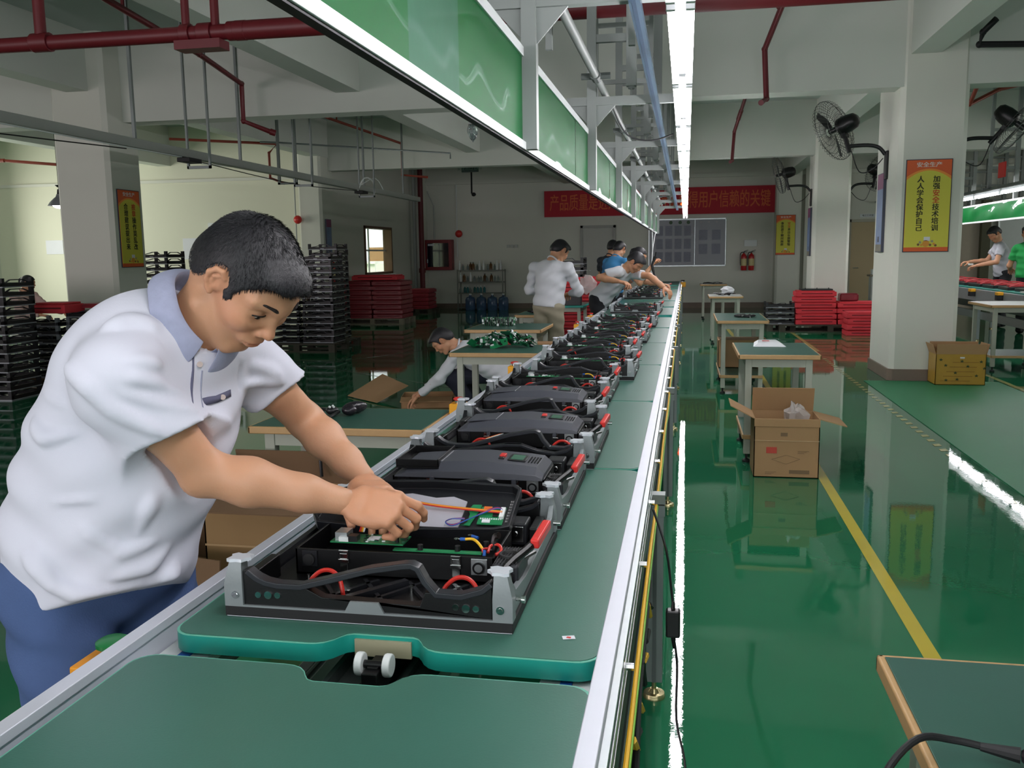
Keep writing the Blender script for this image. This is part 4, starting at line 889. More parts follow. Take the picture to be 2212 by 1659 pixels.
# wall fans
def fan(label, loc, rz, yaw, pitch, s_=1.):
    t = thing('wall_fan', label, 'fan', loc, rz); t.scale = (s_,)*3
    MB().box(-.06,.06,-.03,0,-.22,.10).build('bracket', CHIP, t, .01)
    MB().tube([(0,-.03,.06),(0,-.10,.14),(0,-.22,.17),(0,-.42,.165)], .022, 10, sm=4).build('arm', CHIP, t, ang=60)
    h = bpy.data.objects.new('fan_head', None); C.objects.link(h); h.parent = t; h.location = (0,-.44,.17); h.rotation_euler = (pitch, 0, yaw)
    MB().cyl((0,0,-.08),(0,0,.16),.026,n=10).box(-.04,.04,-.03,.03,.10,.16).build('swivel', CHIP, h, .004)
    R_ = Matrix.Rotation(rad(90), 3, 'X')
    MB().lathe([(0,-.20),(.05,-.195),(.085,-.16),(.10,-.08),(.10,.03),(.05,.06),(0,.065)], (0,0,.24), 20, 0, R_).build('motor', BLACK, h, ang=45)
    b = MB()   # wire guard: radial ribs front and back plus rings
    Rg = .355
    for i in range(44):
        a = 2*pi*i/44+.0; c_, s2 = cos(a), sin(a)
        b.tube([(c_*.05,-.19,.24+s2*.05),(c_*.20,-.20,.24+s2*.20),(c_*Rg*.96,-.16,.24+s2*Rg*.96),(c_*Rg,-.12,.24+s2*Rg)], .0022, 4, sm=1)
        b.tube([(c_*.09,-.0,.24+s2*.09),(c_*.20,-.01,.24+s2*.20),(c_*Rg*.96,-.07,.24+s2*Rg*.96),(c_*Rg,-.12,.24+s2*Rg)], .0022, 4, sm=1)
    for r_, y_ in ((Rg,-.12),(.25,-.19),(.15,-.20),(.05,-.19),(.25,-.03),(.15,-.003)):
        b.tube([(cos(2*pi*i/32)*r_, y_, .24+sin(2*pi*i/32)*r_) for i in range(33)], .004 if r_ == Rg else .0025, 5)
    g = b.build('wire_guard', mat('guard_wire',(92,92,90),.4,metal=.5), h); g['kind'] = 'stuff'
    for k in range(3):
        a = 2*pi*k/3+.5; vs = []
        for j in range(6):
            r_ = .05+.055*j; wd = .03+.055*sin(pi*min(j/5,.75)); tw = .35-.04*j
            for e in (-1, 1): th = a+e*wd/max(r_,.06)*.5*1.2; vs.append((cos(th)*r_, -.11+e*tw*wd*.6, .24+sin(th)*r_))
        MB().add(vs, [(2*j,2*j+1,2*j+3,2*j+2) for j in range(5)]).build('blade', mat('fan_blade',(70,72,74),.4,metal=.4), h, smooth=True)
    MB().cyl((0,-.06,.24),(0,-.17,.24),.03,n=14).build('hub', CHIP, h)
    MB().tube([(0,-.40,.12),(-.02,-.30,-.12),(-.03,-.16,-.10),(0,-.05,.02)], .006, 6, sm=5).build('flex', CHIP, t)
    return t
# bracket faces -y locally; rz turns it to the pillar side
fan('large wall fan on the left side of the right pillar, tilted back', (2.24, 11.15, 2.46), rad(-90), rad(-40), rad(18))
fan('wall fan on the right side of the right pillar, cut by the photo edge', (2.93, 11.2, 2.50), rad(90), rad(-14), rad(40))
fan('wall fan seen edge on at the far middle column', (2.32, 18.15, 2.50), rad(-90), rad(-6), rad(14))
fan('wall fan behind the large one, right side of the far middle column', (2.97, 18.1, 2.50), rad(90), rad(36), rad(14))
# ------------------------------------------------------------------ tables
LEGP = mat('cream_table_leg', (168, 172, 158), .45, var=.04)
def table(label, x0, x1, y0, y1, h=.757, edge=WOODE, shelf=False, top=GREENT, feet=True, leg=.045, group=None):
    cx, cy = (x0+x1)/2, (y0+y1)/2; a, c_ = (x1-x0)/2, (y1-y0)/2
    t = thing('work_table', label, 'table', (cx, cy, 0), 0, group)
    bx('table_top', -a+.012,a-.012,-c_+.012,c_-.012,h-.03,h, top, t, .001)
    b = MB(); b.box(-a,a,-c_,-c_+.014,h-.032,h-.001); b.box(-a,a,c_-.014,c_,h-.032,h-.001); b.box(-a,-a+.014,-c_,c_,h-.032,h-.001); b.box(a-.014,a,-c_,c_,h-.032,h-.001)
    b.build('edge_band', edge, t, .005)
    b = MB(); e = .05; g_ = .004
    b.box(-a+e+g_,a-e-g_,-c_+e+g_,-c_+e+.03,h-.09,h-.0305); b.box(-a+e+g_,a-e-g_,c_-e-.03,c_-e-g_,h-.09,h-.0305); b.box(-a+e+g_,-a+e+.03,-c_+e+g_*2,c_-e-g_*2,h-.0895,h-.031); b.box(a-e-.03,a-e-g_,-c_+e+g_*2,c_-e-g_*2,h-.0895,h-.031)
    b.build('apron', LEGP, t)
    for sx in (-1,1):
        for sy in (-1,1):
            x = sx*(a-e-.0); y = sy*(c_-e-.0)
            l = bx('leg', min(x,x-sx*leg),max(x,x-sx*leg),min(y,y-sy*leg),max(y,y-sy*leg),.06,h-.03, LEGP, t, .003)
            if feet: MB().lathe([(0,0),(.028,0),(.028,.014),(.018,.022),(.009,.026),(.009,.07),(0,.07)], (x-sx*leg/2,y-sy*leg/2,0), 14).build('foot', DARK if h > .7 else STEEL, l)
    if shelf:
        bx('shelf', -a+e,a-e,-c_+e,c_-e,.17,.19, GREENT, t); b = MB(); b.box(-a+e,a-e,-c_+e-.012,-c_+e,.165,.195); b.box(-a+e-.012,-a+e,-c_+e,c_-e,.165,.195); b.build('shelf_edge', edge, t, .003)
    return t
table('green topped work table in the bottom right corner of the photo', .333, 1.25, .35, 1.575)
table('green topped work table with a white packet on it, right of the conveyor', .358, .90, 6.27, 7.14, shelf=True)
table('green topped work table with a carton on its lower shelf, second on the right', .315, .835, 9.40, 10.6, shelf=True)
table('cream work table with cables on top, third on the right', .36, .89, 14.55, 15.4, top=GREYW)
table('cream work table nearest the back wall with leads on top', .31, .88, 20.05, 20.8, top=GREYW)
table('green topped table behind the man\'s arms with a black plug lead on it', -1.79, -1.025, 3.43, 3.93, shelf=True)
table('green topped table heaped with circuit boards, above the squatting man', -1.675, -1.01, 6.27, 6.88)
table('green topped table with a row of circuit boards, in front of the standing man', -2.05, -1.31, 8.25, 9.05)
table('small wood edged table beside the standing man', -1.95, -1.46, 10.3, 11.0)
table('teal edged table with a foil bag and dark boards', -2.0, -1.35, 12.2, 13.1, edge=TEAL, top=mat('pale_green_top',(84,112,100),.4,var=.05))
table('white work table with lower shelf in front of the second conveyor', 3.50, 4.25, 11.4, 12.3, .79, shelf=True, top=mat('pale_grey_top',(176,180,178),.35,var=.04))
# cord on the near table
t = thing('power_plug', 'black bagged plug with a white cable tie on the corner table', 'plug', (.46,1.22,.757))
MB().tube([(-.215,-.07,-.06),(-.19,-.03,.0),(-.14,.015,.030),(-.09,.035,.022),(-.04,.030,.016)], .0052, 10, sm=5).build('cord', DARK, t)
MB().tube([(-.055,.032,.017),(-.01,.015,.018)], [.006,.011], 10).build('strain_relief', DARK, t)
MB().ball((.04,.0,.022),(.055,.036,.022),16).ball((.07,-.02,.02),(.05,.03,.018),12).build('plug_body', mat('black_film_wrap',(34,30,36),.25,var=.2,vs=20,bump=.6,bs=25), t)
MB().tube([(-.012,-.012,.012),(-.003,.008,.026),(.004,.022,.030)], .0028, 6).ball((.005,.024,.031),.006,8).build('cable_tie', WHITE, t)
# hanging adapter beside the nearest leg
t = thing('power_adapter', 'black adapter box hanging on its lead beside the nearest conveyor leg', 'adapter', (-.021,2.3,.485))
MB().obox((0,0,0),(.038,.03,.075)).build('adapter_box', CHIP, t, .006)
MB().tube([(-.055,.02,.30),(-.02,.0,.20),(-.004,0,.08),(0,0,.035)], .0032, 8, sm=4).tube([(.002,0,-.035),(.012,0,-.12),(.012,-.02,-.26),(.035,-.05,-.36),(.04,-.1,-.46),(.03,-.3,-.478)], .0032, 8, sm=4).build('cord', CHIP, t)
MB().tube([(0,0,.036),(0,0,.06)], [.006,.004], 8).tube([(.001,0,-.036),(.004,0,-.07)], [.007,.004], 8).build('strain_relief', CHIP, t)
t = thing('white_packet', 'flat white plastic packet on the right hand table', 'packet', (.62,6.98,.757))
MB().add([(-.13,-.17,.0),(.11,-.18,.0),(.10,.17,.0),(-.10,.18,.0),(-.09,-.12,.025),(.07,-.12,.028),(.06,.12,.026),(-.07,.13,.024)], [(3,2,1,0),(0,1,5,4),(1,2,6,5),(2,3,7,6),(3,0,4,7),(4,5,6,7)]).build('bag', mat('white_poly',(224,226,230),.3,var=.05,bump=.7,bs=18), t, .006)
bx('red_print', -.05,.0,-.02,.04,.027,.0285, mat('pale_red',(200,100,100),.5), t)
def lead_heap(name, label, loc, r, n, cols, seed, h=.03, th=.006, cat='cables'):
    rnd = random.Random(seed); t = thing(name, label, cat, loc)
    for k in range(n):
        a0 = rnd.uniform(0,6.3); pts = []
        for i in range(8):
            a = a0+i*rnd.uniform(.4,.9); q = r*rnd.uniform(.35,1); pts.append((cos(a)*q*1.3, sin(a)*q, th+rnd.uniform(0,h)))
        MB().tube(pts, th, 6, sm=3).build('lead', cols[k % len(cols)], t)
    return t
lead_heap('cable_bundle', 'black and white cables heaped on the table third on the right', (.60,14.95,.757), .15, 4, [DARK, WHITE, DARK], 2)
lead_heap('cable_bundle', 'flat bundle of dark leads on the table nearest the back wall', (.62,20.4,.757), .19, 4, [DARK, DARK, GREYW], 5)
t = thing('crumpled_bag', 'crumpled white plastic bag on the cable heap', 'bag', (.66,15.1,.78)); rnd = random.Random(5); crumple((0,0,.05),(.10,.06,.06),5).build('film', mat('white_poly',(224,226,230),.3,var=.05,bump=.7,bs=18), t)
lead_heap('metal_parts', 'few small metal parts on the table with the carton', (.62,9.9,.757), .09, 4, [STEEL, DARK], 8, .02, .010, 'parts')
t = thing('power_plug', 'black socket and film wrapped plug on the table behind the arms', 'plug', (-1.47,3.72,.757))
MB().ball((-.06,0,.022),(.03,.024,.020),12).build('socket', CHIP, t); MB().cyl((-.062,-.015,.038),(-.066,-.02,.042),.005,n=8).cyl((-.045,-.012,.038),(-.048,-.016,.042),.005,n=8).cyl((-.055,.0,.040),(-.055,-.004,.044),.005,n=8).build('pin_hole', WHITE, t)
MB().ball((.03,.04,.03),(.03,.07,.028),14,R=Matrix.Rotation(-.5,3,'Z')).ball((.02,.0,.025),(.035,.03,.024),12).build('wrapped_plug', mat('black_film_wrap',(34,30,36),.25,var=.2,vs=20,bump=.6,bs=25), t)
MB().tube([(-.02,-.02,.02),(-.01,-.14,.02),(.0,-.28,.01),(.0,-.30,-.04),(.01,-.31,-.2)], .007, 8, sm=3).tube([(-.09,.02,.02),(-.2,.08,.02),(-.32,.14,.015)], .007, 8, sm=3).build('cord', CHIP, t)

# ------------------------------------------------------------------ heaps of circuit boards
def pcb_item(label, loc, rot, w_, d_, comps, group):
    t = thing('circuit_board', label, 'circuit board', loc, 0, group); t.rotation_euler = rot
    p = MB().box(-w_/2,w_/2,-d_/2,d_/2,0,.0025).build('board', PCB if comps % 2 else PCBD, t); b = MB(); rnd = random.Random(comps*7+3)
    for i in range(7):
        x, y = rnd.uniform(-w_/2,w_/2-.02), rnd.uniform(-d_/2,d_/2-.015); b.box(x,x+rnd.uniform(.01,.028),y,y+rnd.uniform(.008,.018),.0025,.0025+rnd.uniform(.004,.02), rnd.choice((0,0,1,2)))
    b.build('board_component', [STEEL, CHIP, WHITE], t)
    return t
rnd = random.Random(11); names = ['bottom','lower','middle','upper','topmost']
for i in range(26):
    f = i/25; x = -1.57+.42*(i % 13)/12+rnd.uniform(-.02,.02); lvl = i//13; hh = .02+.05*lvl*(1-abs((i % 13)-7)/9)+.03*sin(pi*(i % 13)/12)
    pcb_item('small green circuit board with metal sockets, in the loose heap on the table', (x, 6.72+rnd.uniform(-.08,.08), .757+hh), (rnd.uniform(-.9,.9), rnd.uniform(-.7,.7), rnd.uniform(0,6)), .10, .055, i, 'circuit boards heaped on the near table')
for i in range(3): pcb_item(['large green board lying at the front of the heap','large green board standing up at the back of the heap','large green board slanting at the right of the heap'][i], (-1.37+.04*i, 6.60+.08*i, .79+.03*i), (.7-.5*i, -.3+.3*i, .1+.5*i), .14, .07, i*2+1, None)
for i in range(16): pcb_item('%s circuit board of the upright row before the standing man, counted from the left' % ([*ORD]+['x'])[i].replace('bottom','first'), (-1.97+.021*i, 8.74+.008*(i % 3), .80), (0, rad(84)+.05*(i % 4), 0), .08, .11, i, 'circuit boards standing in a row')
for i in range(16): pcb_item('%s dark board of the row on the teal edged table, from the left' % ([*ORD]+['x'])[i].replace('bottom','first'), (-1.83+.026*i, 12.62, .80), (0, rad(85)+.04*(i % 3), 0), .09, .13, i*2, 'dark boards in a row on the teal table')
t = thing('foil_bag', 'silver foil bag on the teal edged table', 'bag', (-1.80,12.32,.757))
MB().add([(-.10,-.05,0),(.10,-.04,0),(.09,.05,0),(-.08,.06,0),(-.13,-.02,.16),(.09,-.01,.15),(.08,.03,.14),(-.09,.04,.15),(0,0,.10)], [(3,2,1,0),(0,1,5,4),(1,2,6,5),(2,3,7,6),(3,0,4,7),(4,5,8),(5,6,8),(6,7,8),(7,4,8)]).build('foil', mat('silver_foil',(190,200,204),.22,metal=.7,bump=.6,bs=20), t)
t = thing('black_box', 'low black box on the teal edged table', 'box', (-1.55,12.3,.757)); MB().box(-.16,.16,-.1,.06,0,.12).build('body', CHIP, t, .006)
lead_heap('cable_bundle', 'dark leads lying on the small wood edged table', (-1.70,10.6,.757), .12, 3, [DARK, CHIP], 14)
t = thing('dark_crate', 'dark crate standing under the teal edged table', 'crate', (-1.45,11.3,0)); b = MB(); b.box(-.22,.22,-.2,.2,.0,.42); b.build('body', mat('dark_green_crate',(26,44,42),.5,var=.3,vs=30), t, .01)

# ------------------------------------------------------------------ cartons
def carton(label, loc, rz, w_, d_, h, m=CARD, flaps=((0,-60),(1,-50),(2,-40),(3,60)), fl=None, th=.006, inner=None):
    t = thing('cardboard_box', label, 'box', loc, rz); a, c_ = w_/2, d_/2
    b = MB(); b.box(-a,a,-c_,-c_+th,0,h); b.box(-a,a,c_-th,c_,0,h); b.box(-a,-a+th,-c_,c_,0,h); b.box(a-th,a,-c_,c_,0,h); b.box(-a,a,-c_,c_,0,.006)
    b.build('body', m, t)
    fl = fl or c_*.9
    for side, ang in flaps:   # 0 front,1 back,2 left,3 right; ang from upright, positive = folded outwards
        L = w_ if side < 2 else d_
        fb = MB().box(-L/2+.004,L/2-.004,-th/2,th/2,0,fl).build('flap', m if inner is None else inner, t)
        if side == 0: fb.location = (0,-c_,h); fb.rotation_euler = (rad(ang),0,0)
        if side == 1: fb.location = (0,c_,h); fb.rotation_euler = (rad(-ang),0,0)
        if side == 2: fb.location = (-a,0,h); fb.rotation_euler = (rad(ang),0,rad(-90))
        if side == 3: fb.location = (a,0,h); fb.rotation_euler = (rad(ang),0,rad(90))
    return t
PRN = mat('carton_print', (124, 100, 74), .8, var=0); PRR = mat('carton_red_print', (188, 72, 58), .7, var=0)
t = carton('brown cardboard box holding clear film in front of the right hand table', (.65,6.07,0), 0, .406, .32, .385, CARD, ((1,-18),(2,62),(3,105)), .17)
MB().box(-.203,.203,-.166,-.16,.335,.385).build('front_flap_fold', CARD, t, .001); bx('seam_tape', -.2,.2,-.1675,-.166,.242,.246, mat('tape_sheen',(190,160,120),.2), t)
bx('red_mark', -.125,-.06,-.1632,-.1602,.16,.20, PRR, t); b = MB()
for (xa,za),(xb,zb) in zip(((-.09,.12),(0,.15),(.085,.125),(0,.09)),((0,.15),(.085,.125),(0,.09),(-.09,.12))): b.tube([(xa,-.161,za),(xb,-.161,zb)], .0012, 4)
b.build('diamond_print', PRN, t); bx('print_block', .02,.145,-.1612,-.1602,.028,.052, PRN, t); bx('print_block', -.038,.005,-.1612,-.1602,.272,.296, PRN, t)
text_mesh('UPPER PART', .018, PRN, 'print_lettering', t, (.11,-.1612,.18), (rad(90),0,0)) if False else None
for x0,z0 in ((.07,.175),(-.13,.035)):
    for k in range(3): bx('print_line', x0,x0+.07-.015*k,-.1612,-.1602,z0-.007*k,z0+.0025-.007*k, PRN, t)
tag(crumple((.72,6.05,.36),(.075,.075,.10),4,14,.3).build('clear_film_bag', FILM, ang=20), 'crumpled clear film bag sticking out of the cardboard box', 'bag')
carton('brown carton on the lower shelf of the second right hand table', (.62,10.3,.192), 0, .52, .4, .30, CARD, ((0,-88),(1,-88)), .19)
t = carton('yellow taped cardboard box with green star prints beside the right pillar', (2.89,10.78-.36,.006), 0, .50, .30, .33, CARDY, ((0,8),(1,-4),(2,20),(3,15)), .11, inner=CARD)
rnd = random.Random(9); SG = mat('star_print_green', (52, 66, 30), .6, var=0)
for i, (x, z) in enumerate(((-.20,.27),(-.15,.21),(.01,.255),(.07,.20),(.20,.25),(-.05,.13),(.16,.10),(-.14,.05),(.235,.18),(-.03,.06))):
    P = [((.022 if k % 2 == 0 else .010)*cos(2*pi*k/10+.3)+x, (.018 if k % 2 == 0 else .008)*sin(2*pi*k/10+.3)+z) for k in range(10)]
    MB().prism(P, -.1515, -.1502, xz).build('star_print', SG, t)
for i in range(5): bx('print_line', -.2+.03*i,.1+.02*i,-.1510,-.1502,.04+.05*i,.046+.05*i, mat('brown_print',(140,96,30),.6), t)
bx('torn_label', -.01,.035,-.153,-.1502,.285,.30, PAPER, t)
t = carton('large open carton on the floor left of the nearest cabinet', (-1.98,3.28,0), rad(-12), .80, .62, .20, CARDD, ((0,-5),(1,-10),(2,30),(3,40)), .16, inner=CARDD)
bx('inner_sheet', -.38,.38,-.29,.29,.10,.11, CARD, t)
t = carton('tall brown carton standing behind the opened cabinet lid', (-1.60,3.30,0), 0, .50, .30, .52, mat('olive_cardboard',(150,120,80),.8,var=.06), ((0,95),(1,-10),(2,20)), .14, inner=CARDD)
bx('clear_tape', -.25,.25,-.1515,-.150,.33,.338, mat('tape_sheen',(190,160,120),.2), t)
t = carton('low open carton on the floor in front of the squatting man', (-2.46,8.42,0), rad(12), .50, .36, .11, CARD, ((0,100),(3,95)), .14)
tag(MB().add([(-3.46,8.85,.01),(-3.28,9.45,.16),(-2.78,8.80,.13),(-3.0,8.45,.01),(-3.46,8.85,.016),(-3.28,9.45,.166),(-2.78,8.80,.136),(-3.0,8.45,.016)], [(3,2,1,0),(4,5,6,7),(0,1,5,4),(1,2,6,5),(2,3,7,6),(3,0,4,7)]).build('cardboard_flap', CARD, smooth=False), 'loose diamond shaped sheet of cardboard on the floor behind the left table', 'cardboard')
lead_heap('metal_parts', 'small green boards and parts by the squatting man\'s hand', (-2.50,8.40,.02), .12, 4, [PCB, STEEL, PCB], 21, .02, .012, 'parts')
t = thing('fabric_bag', 'grey bag with a round dark blue emblem hanging below the heaped table', 'bag', (-1.36,8.62,.0))
MB().box(-.19,.19,0,.16,.0,.56).build('bag_body', mat('grey_fabric',(140,142,150),.8,bump=.3,bs=12), t, .03); MB().box(-.2,.2,-.02,.18,.56,.60).build('bag_rim', CARD, t, .01)
P = [(.12*cos(a), .40-.14*sin(a)) for a in [pi*i/14 for i in range(15)]]
MB().prism([(x*1.25,.42+(z-.40)*1.25) for x,z in P], -.004, -.001, xz).build('emblem_ring', mat('navy_print',(28,34,84),.6), t); MB().prism([(x*1.08,.415+(z-.40)*1.08) for x,z in P], -.006, -.003, xz).build('emblem_ring', mat('emblem_white',(200,204,210),.6), t); MB().prism([(x*.75,.41+(z-.40)*.75) for x,z in P], -.008, -.005, xz).build('emblem_field', mat('blue_print',(30,34,120),.6), t)

# ------------------------------------------------------------------ pallets and stacks
def wood_pallet(label, loc, w_, d_, m=PALW, rz=0):
    t = thing('pallet', label, 'pallet', loc, rz)
    n = 7
    for i in range(n): bx('slat', -w_/2,w_/2,-d_/2+i*(d_-.09)/(n-1),-d_/2+i*(d_-.09)/(n-1)+.09,.11,.13, m, t)
    for i in range(3): bx('runner', -w_/2,w_/2,-d_/2+i*(d_-.09)/2,-d_/2+i*(d_-.09)/2+.09,.0,.02, m, t)
    for x in (-w_/2+.05, 0, w_/2-.05):
        for i in range(3): bx('block', x-.05,x+.05,-d_/2+i*(d_-.09)/2,-d_/2+i*(d_-.09)/2+.09,.02,.11, m, t)
    return t
FR = None
def frame_proto(label, loc, grp, edge, key, P={}):
    if key not in P:
        t = thing('stacked_frame', label, 'cabinet frame', loc, 0, grp)
        w_, d_, h = .50, .50, .098
        b = MB(); b.box(-w_/2,w_/2,-d_/2,-d_/2+.02,.012,.045); b.box(-w_/2,w_/2,d_/2-.02,d_/2,.012,.045); b.box(-w_/2,-w_/2+.02,-d_/2,d_/2,.012,.05); b.box(w_/2-.02,w_/2,-d_/2,d_/2,.012,.05); b.box(-w_/2,w_/2,-d_/2,d_/2,.005,.012)
        b.build('tray', CHIP, t)
        b = MB()
        for sx in (-1,1):
            for sy in (-1,1): bx('corner_post', min(sx*.25,sx*.21),max(sx*.25,sx*.21),min(sy*.25,sy*.21),max(sy*.25,sy*.21),.0,h, edge, t)
        b = MB(); b.box(-w_/2,w_/2,-d_/2-.003,-d_/2,.0,.012); b.box(w_/2,w_/2+.003,-d_/2,d_/2,.0,.012); b.box(-.03,.03,-d_/2-.003,-d_/2,.012,.024); b.build('base_strip', mat('strip_'+key, (150,154,160) if key != 'grey' else (120,124,128), .4, metal=.3), t)
        MB().prism([(-.18,.045),(-.12,.050),(.02,.080),(.08,.080),(.12,.050),(.2,.045),(.2,.052),(.13,.057),(.09,.09),(.01,.09),(-.12,.058),(-.18,.052)], -.245,-.225, xz).prism([(-.18,.045),(-.1,.075),(.1,.075),(.2,.045),(.2,.052),(.1,.085),(-.1,.085),(-.18,.052)], .215,.235, lambda u,v,t_: (t_,u,v)).build('handle', SATIN, t)
        P[key] = t; return t
    return clone(P[key], loc, 0, label, grp)
def stack(label, grp, x, y, z0, n, key='black', edge=BLACKS, seed=0, rot=0.):
    rnd = random.Random(seed+int(x*100))
    for i in range(n):
        o = frame_proto(label+', '+nth(i, n), (x+rnd.uniform(-.008,.008), y+rnd.uniform(-.008,.008), z0+i*.0985), grp, edge, key); o.rotation_euler.z = rot+rnd.uniform(-.012,.012)
wood_pallet('dark pallet under the tall black stacks at the left', (-5.9,13.6,0), 1.25, 1.15, PALD)
stack('black frame in the left tall stack behind the man\'s face', 'frames of the left tall stack', -6.17, 13.45, .131, 13)
stack('black frame in the right tall stack behind the man\'s face', 'frames of the right tall stack', -5.60, 13.45, .131, 14, seed=3)
stack('black frame in the tallest stack behind the man\'s hair', 'frames of the tallest stack behind', -5.95, 14.6, .0, 17, seed=6)
stack('black frame in the stack behind the left pillar', 'frames of the stack behind the left pillar', -7.95, 12.8, .0, 16, seed=8)
stack('black frame in the stack at the left photo edge', 'frames of the stack at the photo edge', -7.20, 8.45, .0, 13, seed=9, rot=.05)
stack('black frame in the outer stack at the left edge', 'frames of the second stack at the photo edge', -7.75, 8.45, .0, 13, seed=10)
GE = mat('grey_frame_edge', (128,132,138), .45, metal=.3)
stack('grey edged frame in the low stack left of the man\'s back', 'grey edged frames, left low stack', -7.25, 9.35, .12, 7, 'grey', GE, 11)
stack('grey edged frame in the low stack nearer the pink pillar', 'grey edged frames, right low stack', -6.70, 9.42, .12, 8, 'grey', GE, 12)
wood_pallet('wooden pallet under the grey edged frames', (-6.95,9.38,0-.01), 1.2, .7, CARDD)
stack('black frame on top of the red foam behind the standing man', 'frames on the red foam stack', -1.74, 12.9-.0+.75, 1.10, 3, seed=14)
def slab(label, loc, w_, d_, h, m, grp, P={}):
    k = (w_,d_,h,m.name)
    if k not in P:
        t = thing('foam_slab', label, 'foam packing', loc, 0, grp)
        b = MB(); b.box(-w_/2,w_/2,-d_/2,d_/2,0,h*.82); b.box(-w_/2+.03,w_/2-.03,-d_/2+.02,d_/2-.02,h*.82,h); b.build('slab_body', m, t, .014)
        b = MB(); b.box(-w_*.36,w_*.40,-d_/2-.001,-d_/2+.03,h*.42,h*.56); b.build('slot', mat('foam_gap',(92,20,26),.8), t)
        P[k] = t; return t
    o = clone(P[k], loc, 0, label, grp); return o
rnd = random.Random(20)
def slabs(label, grp, x, y, z0, n, w_=.70, d_=.5, h=.10, m=FOAM):
    for i in range(n):
        o = slab(label+(', '+nth(i, n) if n > 1 else ''), (x+rnd.uniform(-.012,.012), y+rnd.uniform(-.01,.01), z0+i*(h+.001)), w_, d_, h, m, grp); o.rotation_euler.z = rnd.uniform(-.02,.02)
wood_pallet('dark low pallet under the red foam by the far middle column', (2.55,17.25,0), 1.75, .8, PALD)
slabs('red foam slab in the tall stack left of the far middle column', 'red foam, tall stack on the right', 2.30, 17.2, .131, 6)
slabs('red foam slab in the lower stack with a film bag on top', 'red foam, middle stack on the right', 3.02, 17.22, .131, 4, .68)
slabs('red foam slab in the small stack half hidden by the right pillar', 'red foam, front stack on the right', 3.02, 16.4, .0, 4, .62)
t = thing('foam_bag', 'film wrapped red bundle on the lower foam stack', 'bundle', (2.90,17.3,.536)); MB().box(-.16,.16,-.15,.15,0,.14).build('bundle', mat('dark_red_bundle',(120,36,46),.3,bump=.6,bs=14), t, .03)
t = thing('black_tray', 'black tray lying on the tall red foam stack', 'tray', (2.32,17.2,.738)); MB().box(-.27,.27,-.2,.2,0,.028).build('tray_body', CHIP, t, .006); [MB().cyl((x,-.15,.028),(x,-.15,.05),.008,n=8).build('peg', CHIP, t) for x in (-.2,0,.2)]
stack('black frame beside the tall red foam stack', 'black frames beside the right foam', 1.70, 17.3, .13, 4, seed=30)
wood_pallet('small dark pallet beside the right foam stacks', (1.72,17.3,0), .5, .6, PALD)
wood_pallet('grey wooden pallet under the film wrapped red bales', (-6.62,18.98,0), 1.40, .9)
slabs('film wrapped red slab in the bale\'s left column', 'wrapped red foam, left column', -6.96, 18.95, .131, 8, .66, .8, .10, FOAMW)
slabs('film wrapped red slab in the bale\'s right column', 'wrapped red foam, right column', -6.28, 18.95, .131, 8, .66, .8, .10, FOAMW)
o = slab('bent bright red slab lying across the top of the big bale', (-6.58,18.9,.95), 1.02, .55, .11, FOAM, None)
wood_pallet('pallet under the second wrapped bale in the far left corner', (-6.6,22.2,0), .75, .8, PALD)
slabs('film wrapped red slab in the far corner bale', 'wrapped red foam, corner bale', -6.6, 22.2, .131, 5, .6, .7, .10, FOAMW)
slabs('red foam slab in the stack behind the teal table', 'red foam behind the teal table', -1.62, 13.62, .0, 11, .74, .5, .10)
slabs('red foam slab in the low stack behind the wood edged table', 'red foam behind the small table', -2.15, 11.9, .0, 5, .4, .4, .09)
t = thing('film_sheet', 'crumpled clear film hanging over the red foam behind the teal table', 'film', (-1.40,13.3,.92)); crumple((0,0,.08),(.12,.04,.13),6).build('film', FILM, t)
slabs('red foam piece on the grey edged frames at the left', 'red foam pieces on the left frames', -7.08, 9.2, .865, 1, .46, .35, .12)
slabs('red foam piece on the right grey edged frames', 'red foam pieces on the right frames', -6.72, 9.5, .91, 1, .40, .35, .05, FOAMW)

# ------------------------------------------------------------------ bottle shelf and water jugs
t = thing('wall_shelf', 'grey metal shelf rack full of small bottles on the back wall', 'shelf', (-5.42, 23.95, 0))
for z in (.03, .42, .72, 1.03): bx('shelf_board', -.62,.64,-.18,.18,z,z+.025, mat('shelf_grey',(120,122,114),.5), t, .003)
for x in (-.62,.62):
    for y in (-.17,.17): bx('upright', x-.015,x+.015,y-.015,y+.015,0,1.07, MC['shelf_grey'], t)
def bottle(label, loc, kind, P={}):
    g = 'bottles on the shelf rack'
    if kind not in P:
        t = thing('bottle', label, 'bottle', loc, 0, g); m = (BOTT, BOTG, mat('amber_bottle',(120,84,50),.15,trans=.3), WHITE)[kind % 4]; r_ = .03+.006*(kind % 3); h = .14+.03*(kind % 4)
        MB().lathe([(0,0),(r_,0),(r_,h*.7),(r_*.45,h*.85),(r_*.4,h)], (0,0,0), 12).build('glass', m, t, ang=40); MB().cyl((0,0,h*.95),(0,0,h*1.08),r_*.5,n=10).build('cap', WHITE if kind % 2 else ALUD, t)
        P[kind] = t; return t
    return clone(P[kind], loc, 0, label, g)
rnd = random.Random(31)
for r_, (z, rn) in enumerate(((1.057,'top'),(.747,'second'),(.447,'third'))):
    for i in range((13,12,8)[r_]): bottle('%s small bottle from the left on the %s board of the shelf rack' % (ORD[i].replace('bottom','first'), rn), (-5.98+.092*i+rnd.uniform(-.015,.015), 23.92+rnd.uniform(-.08,.08), z), rnd.choice((0,0,0,3,0,2)) if r_ < 2 else rnd.choice((1,0,1)))
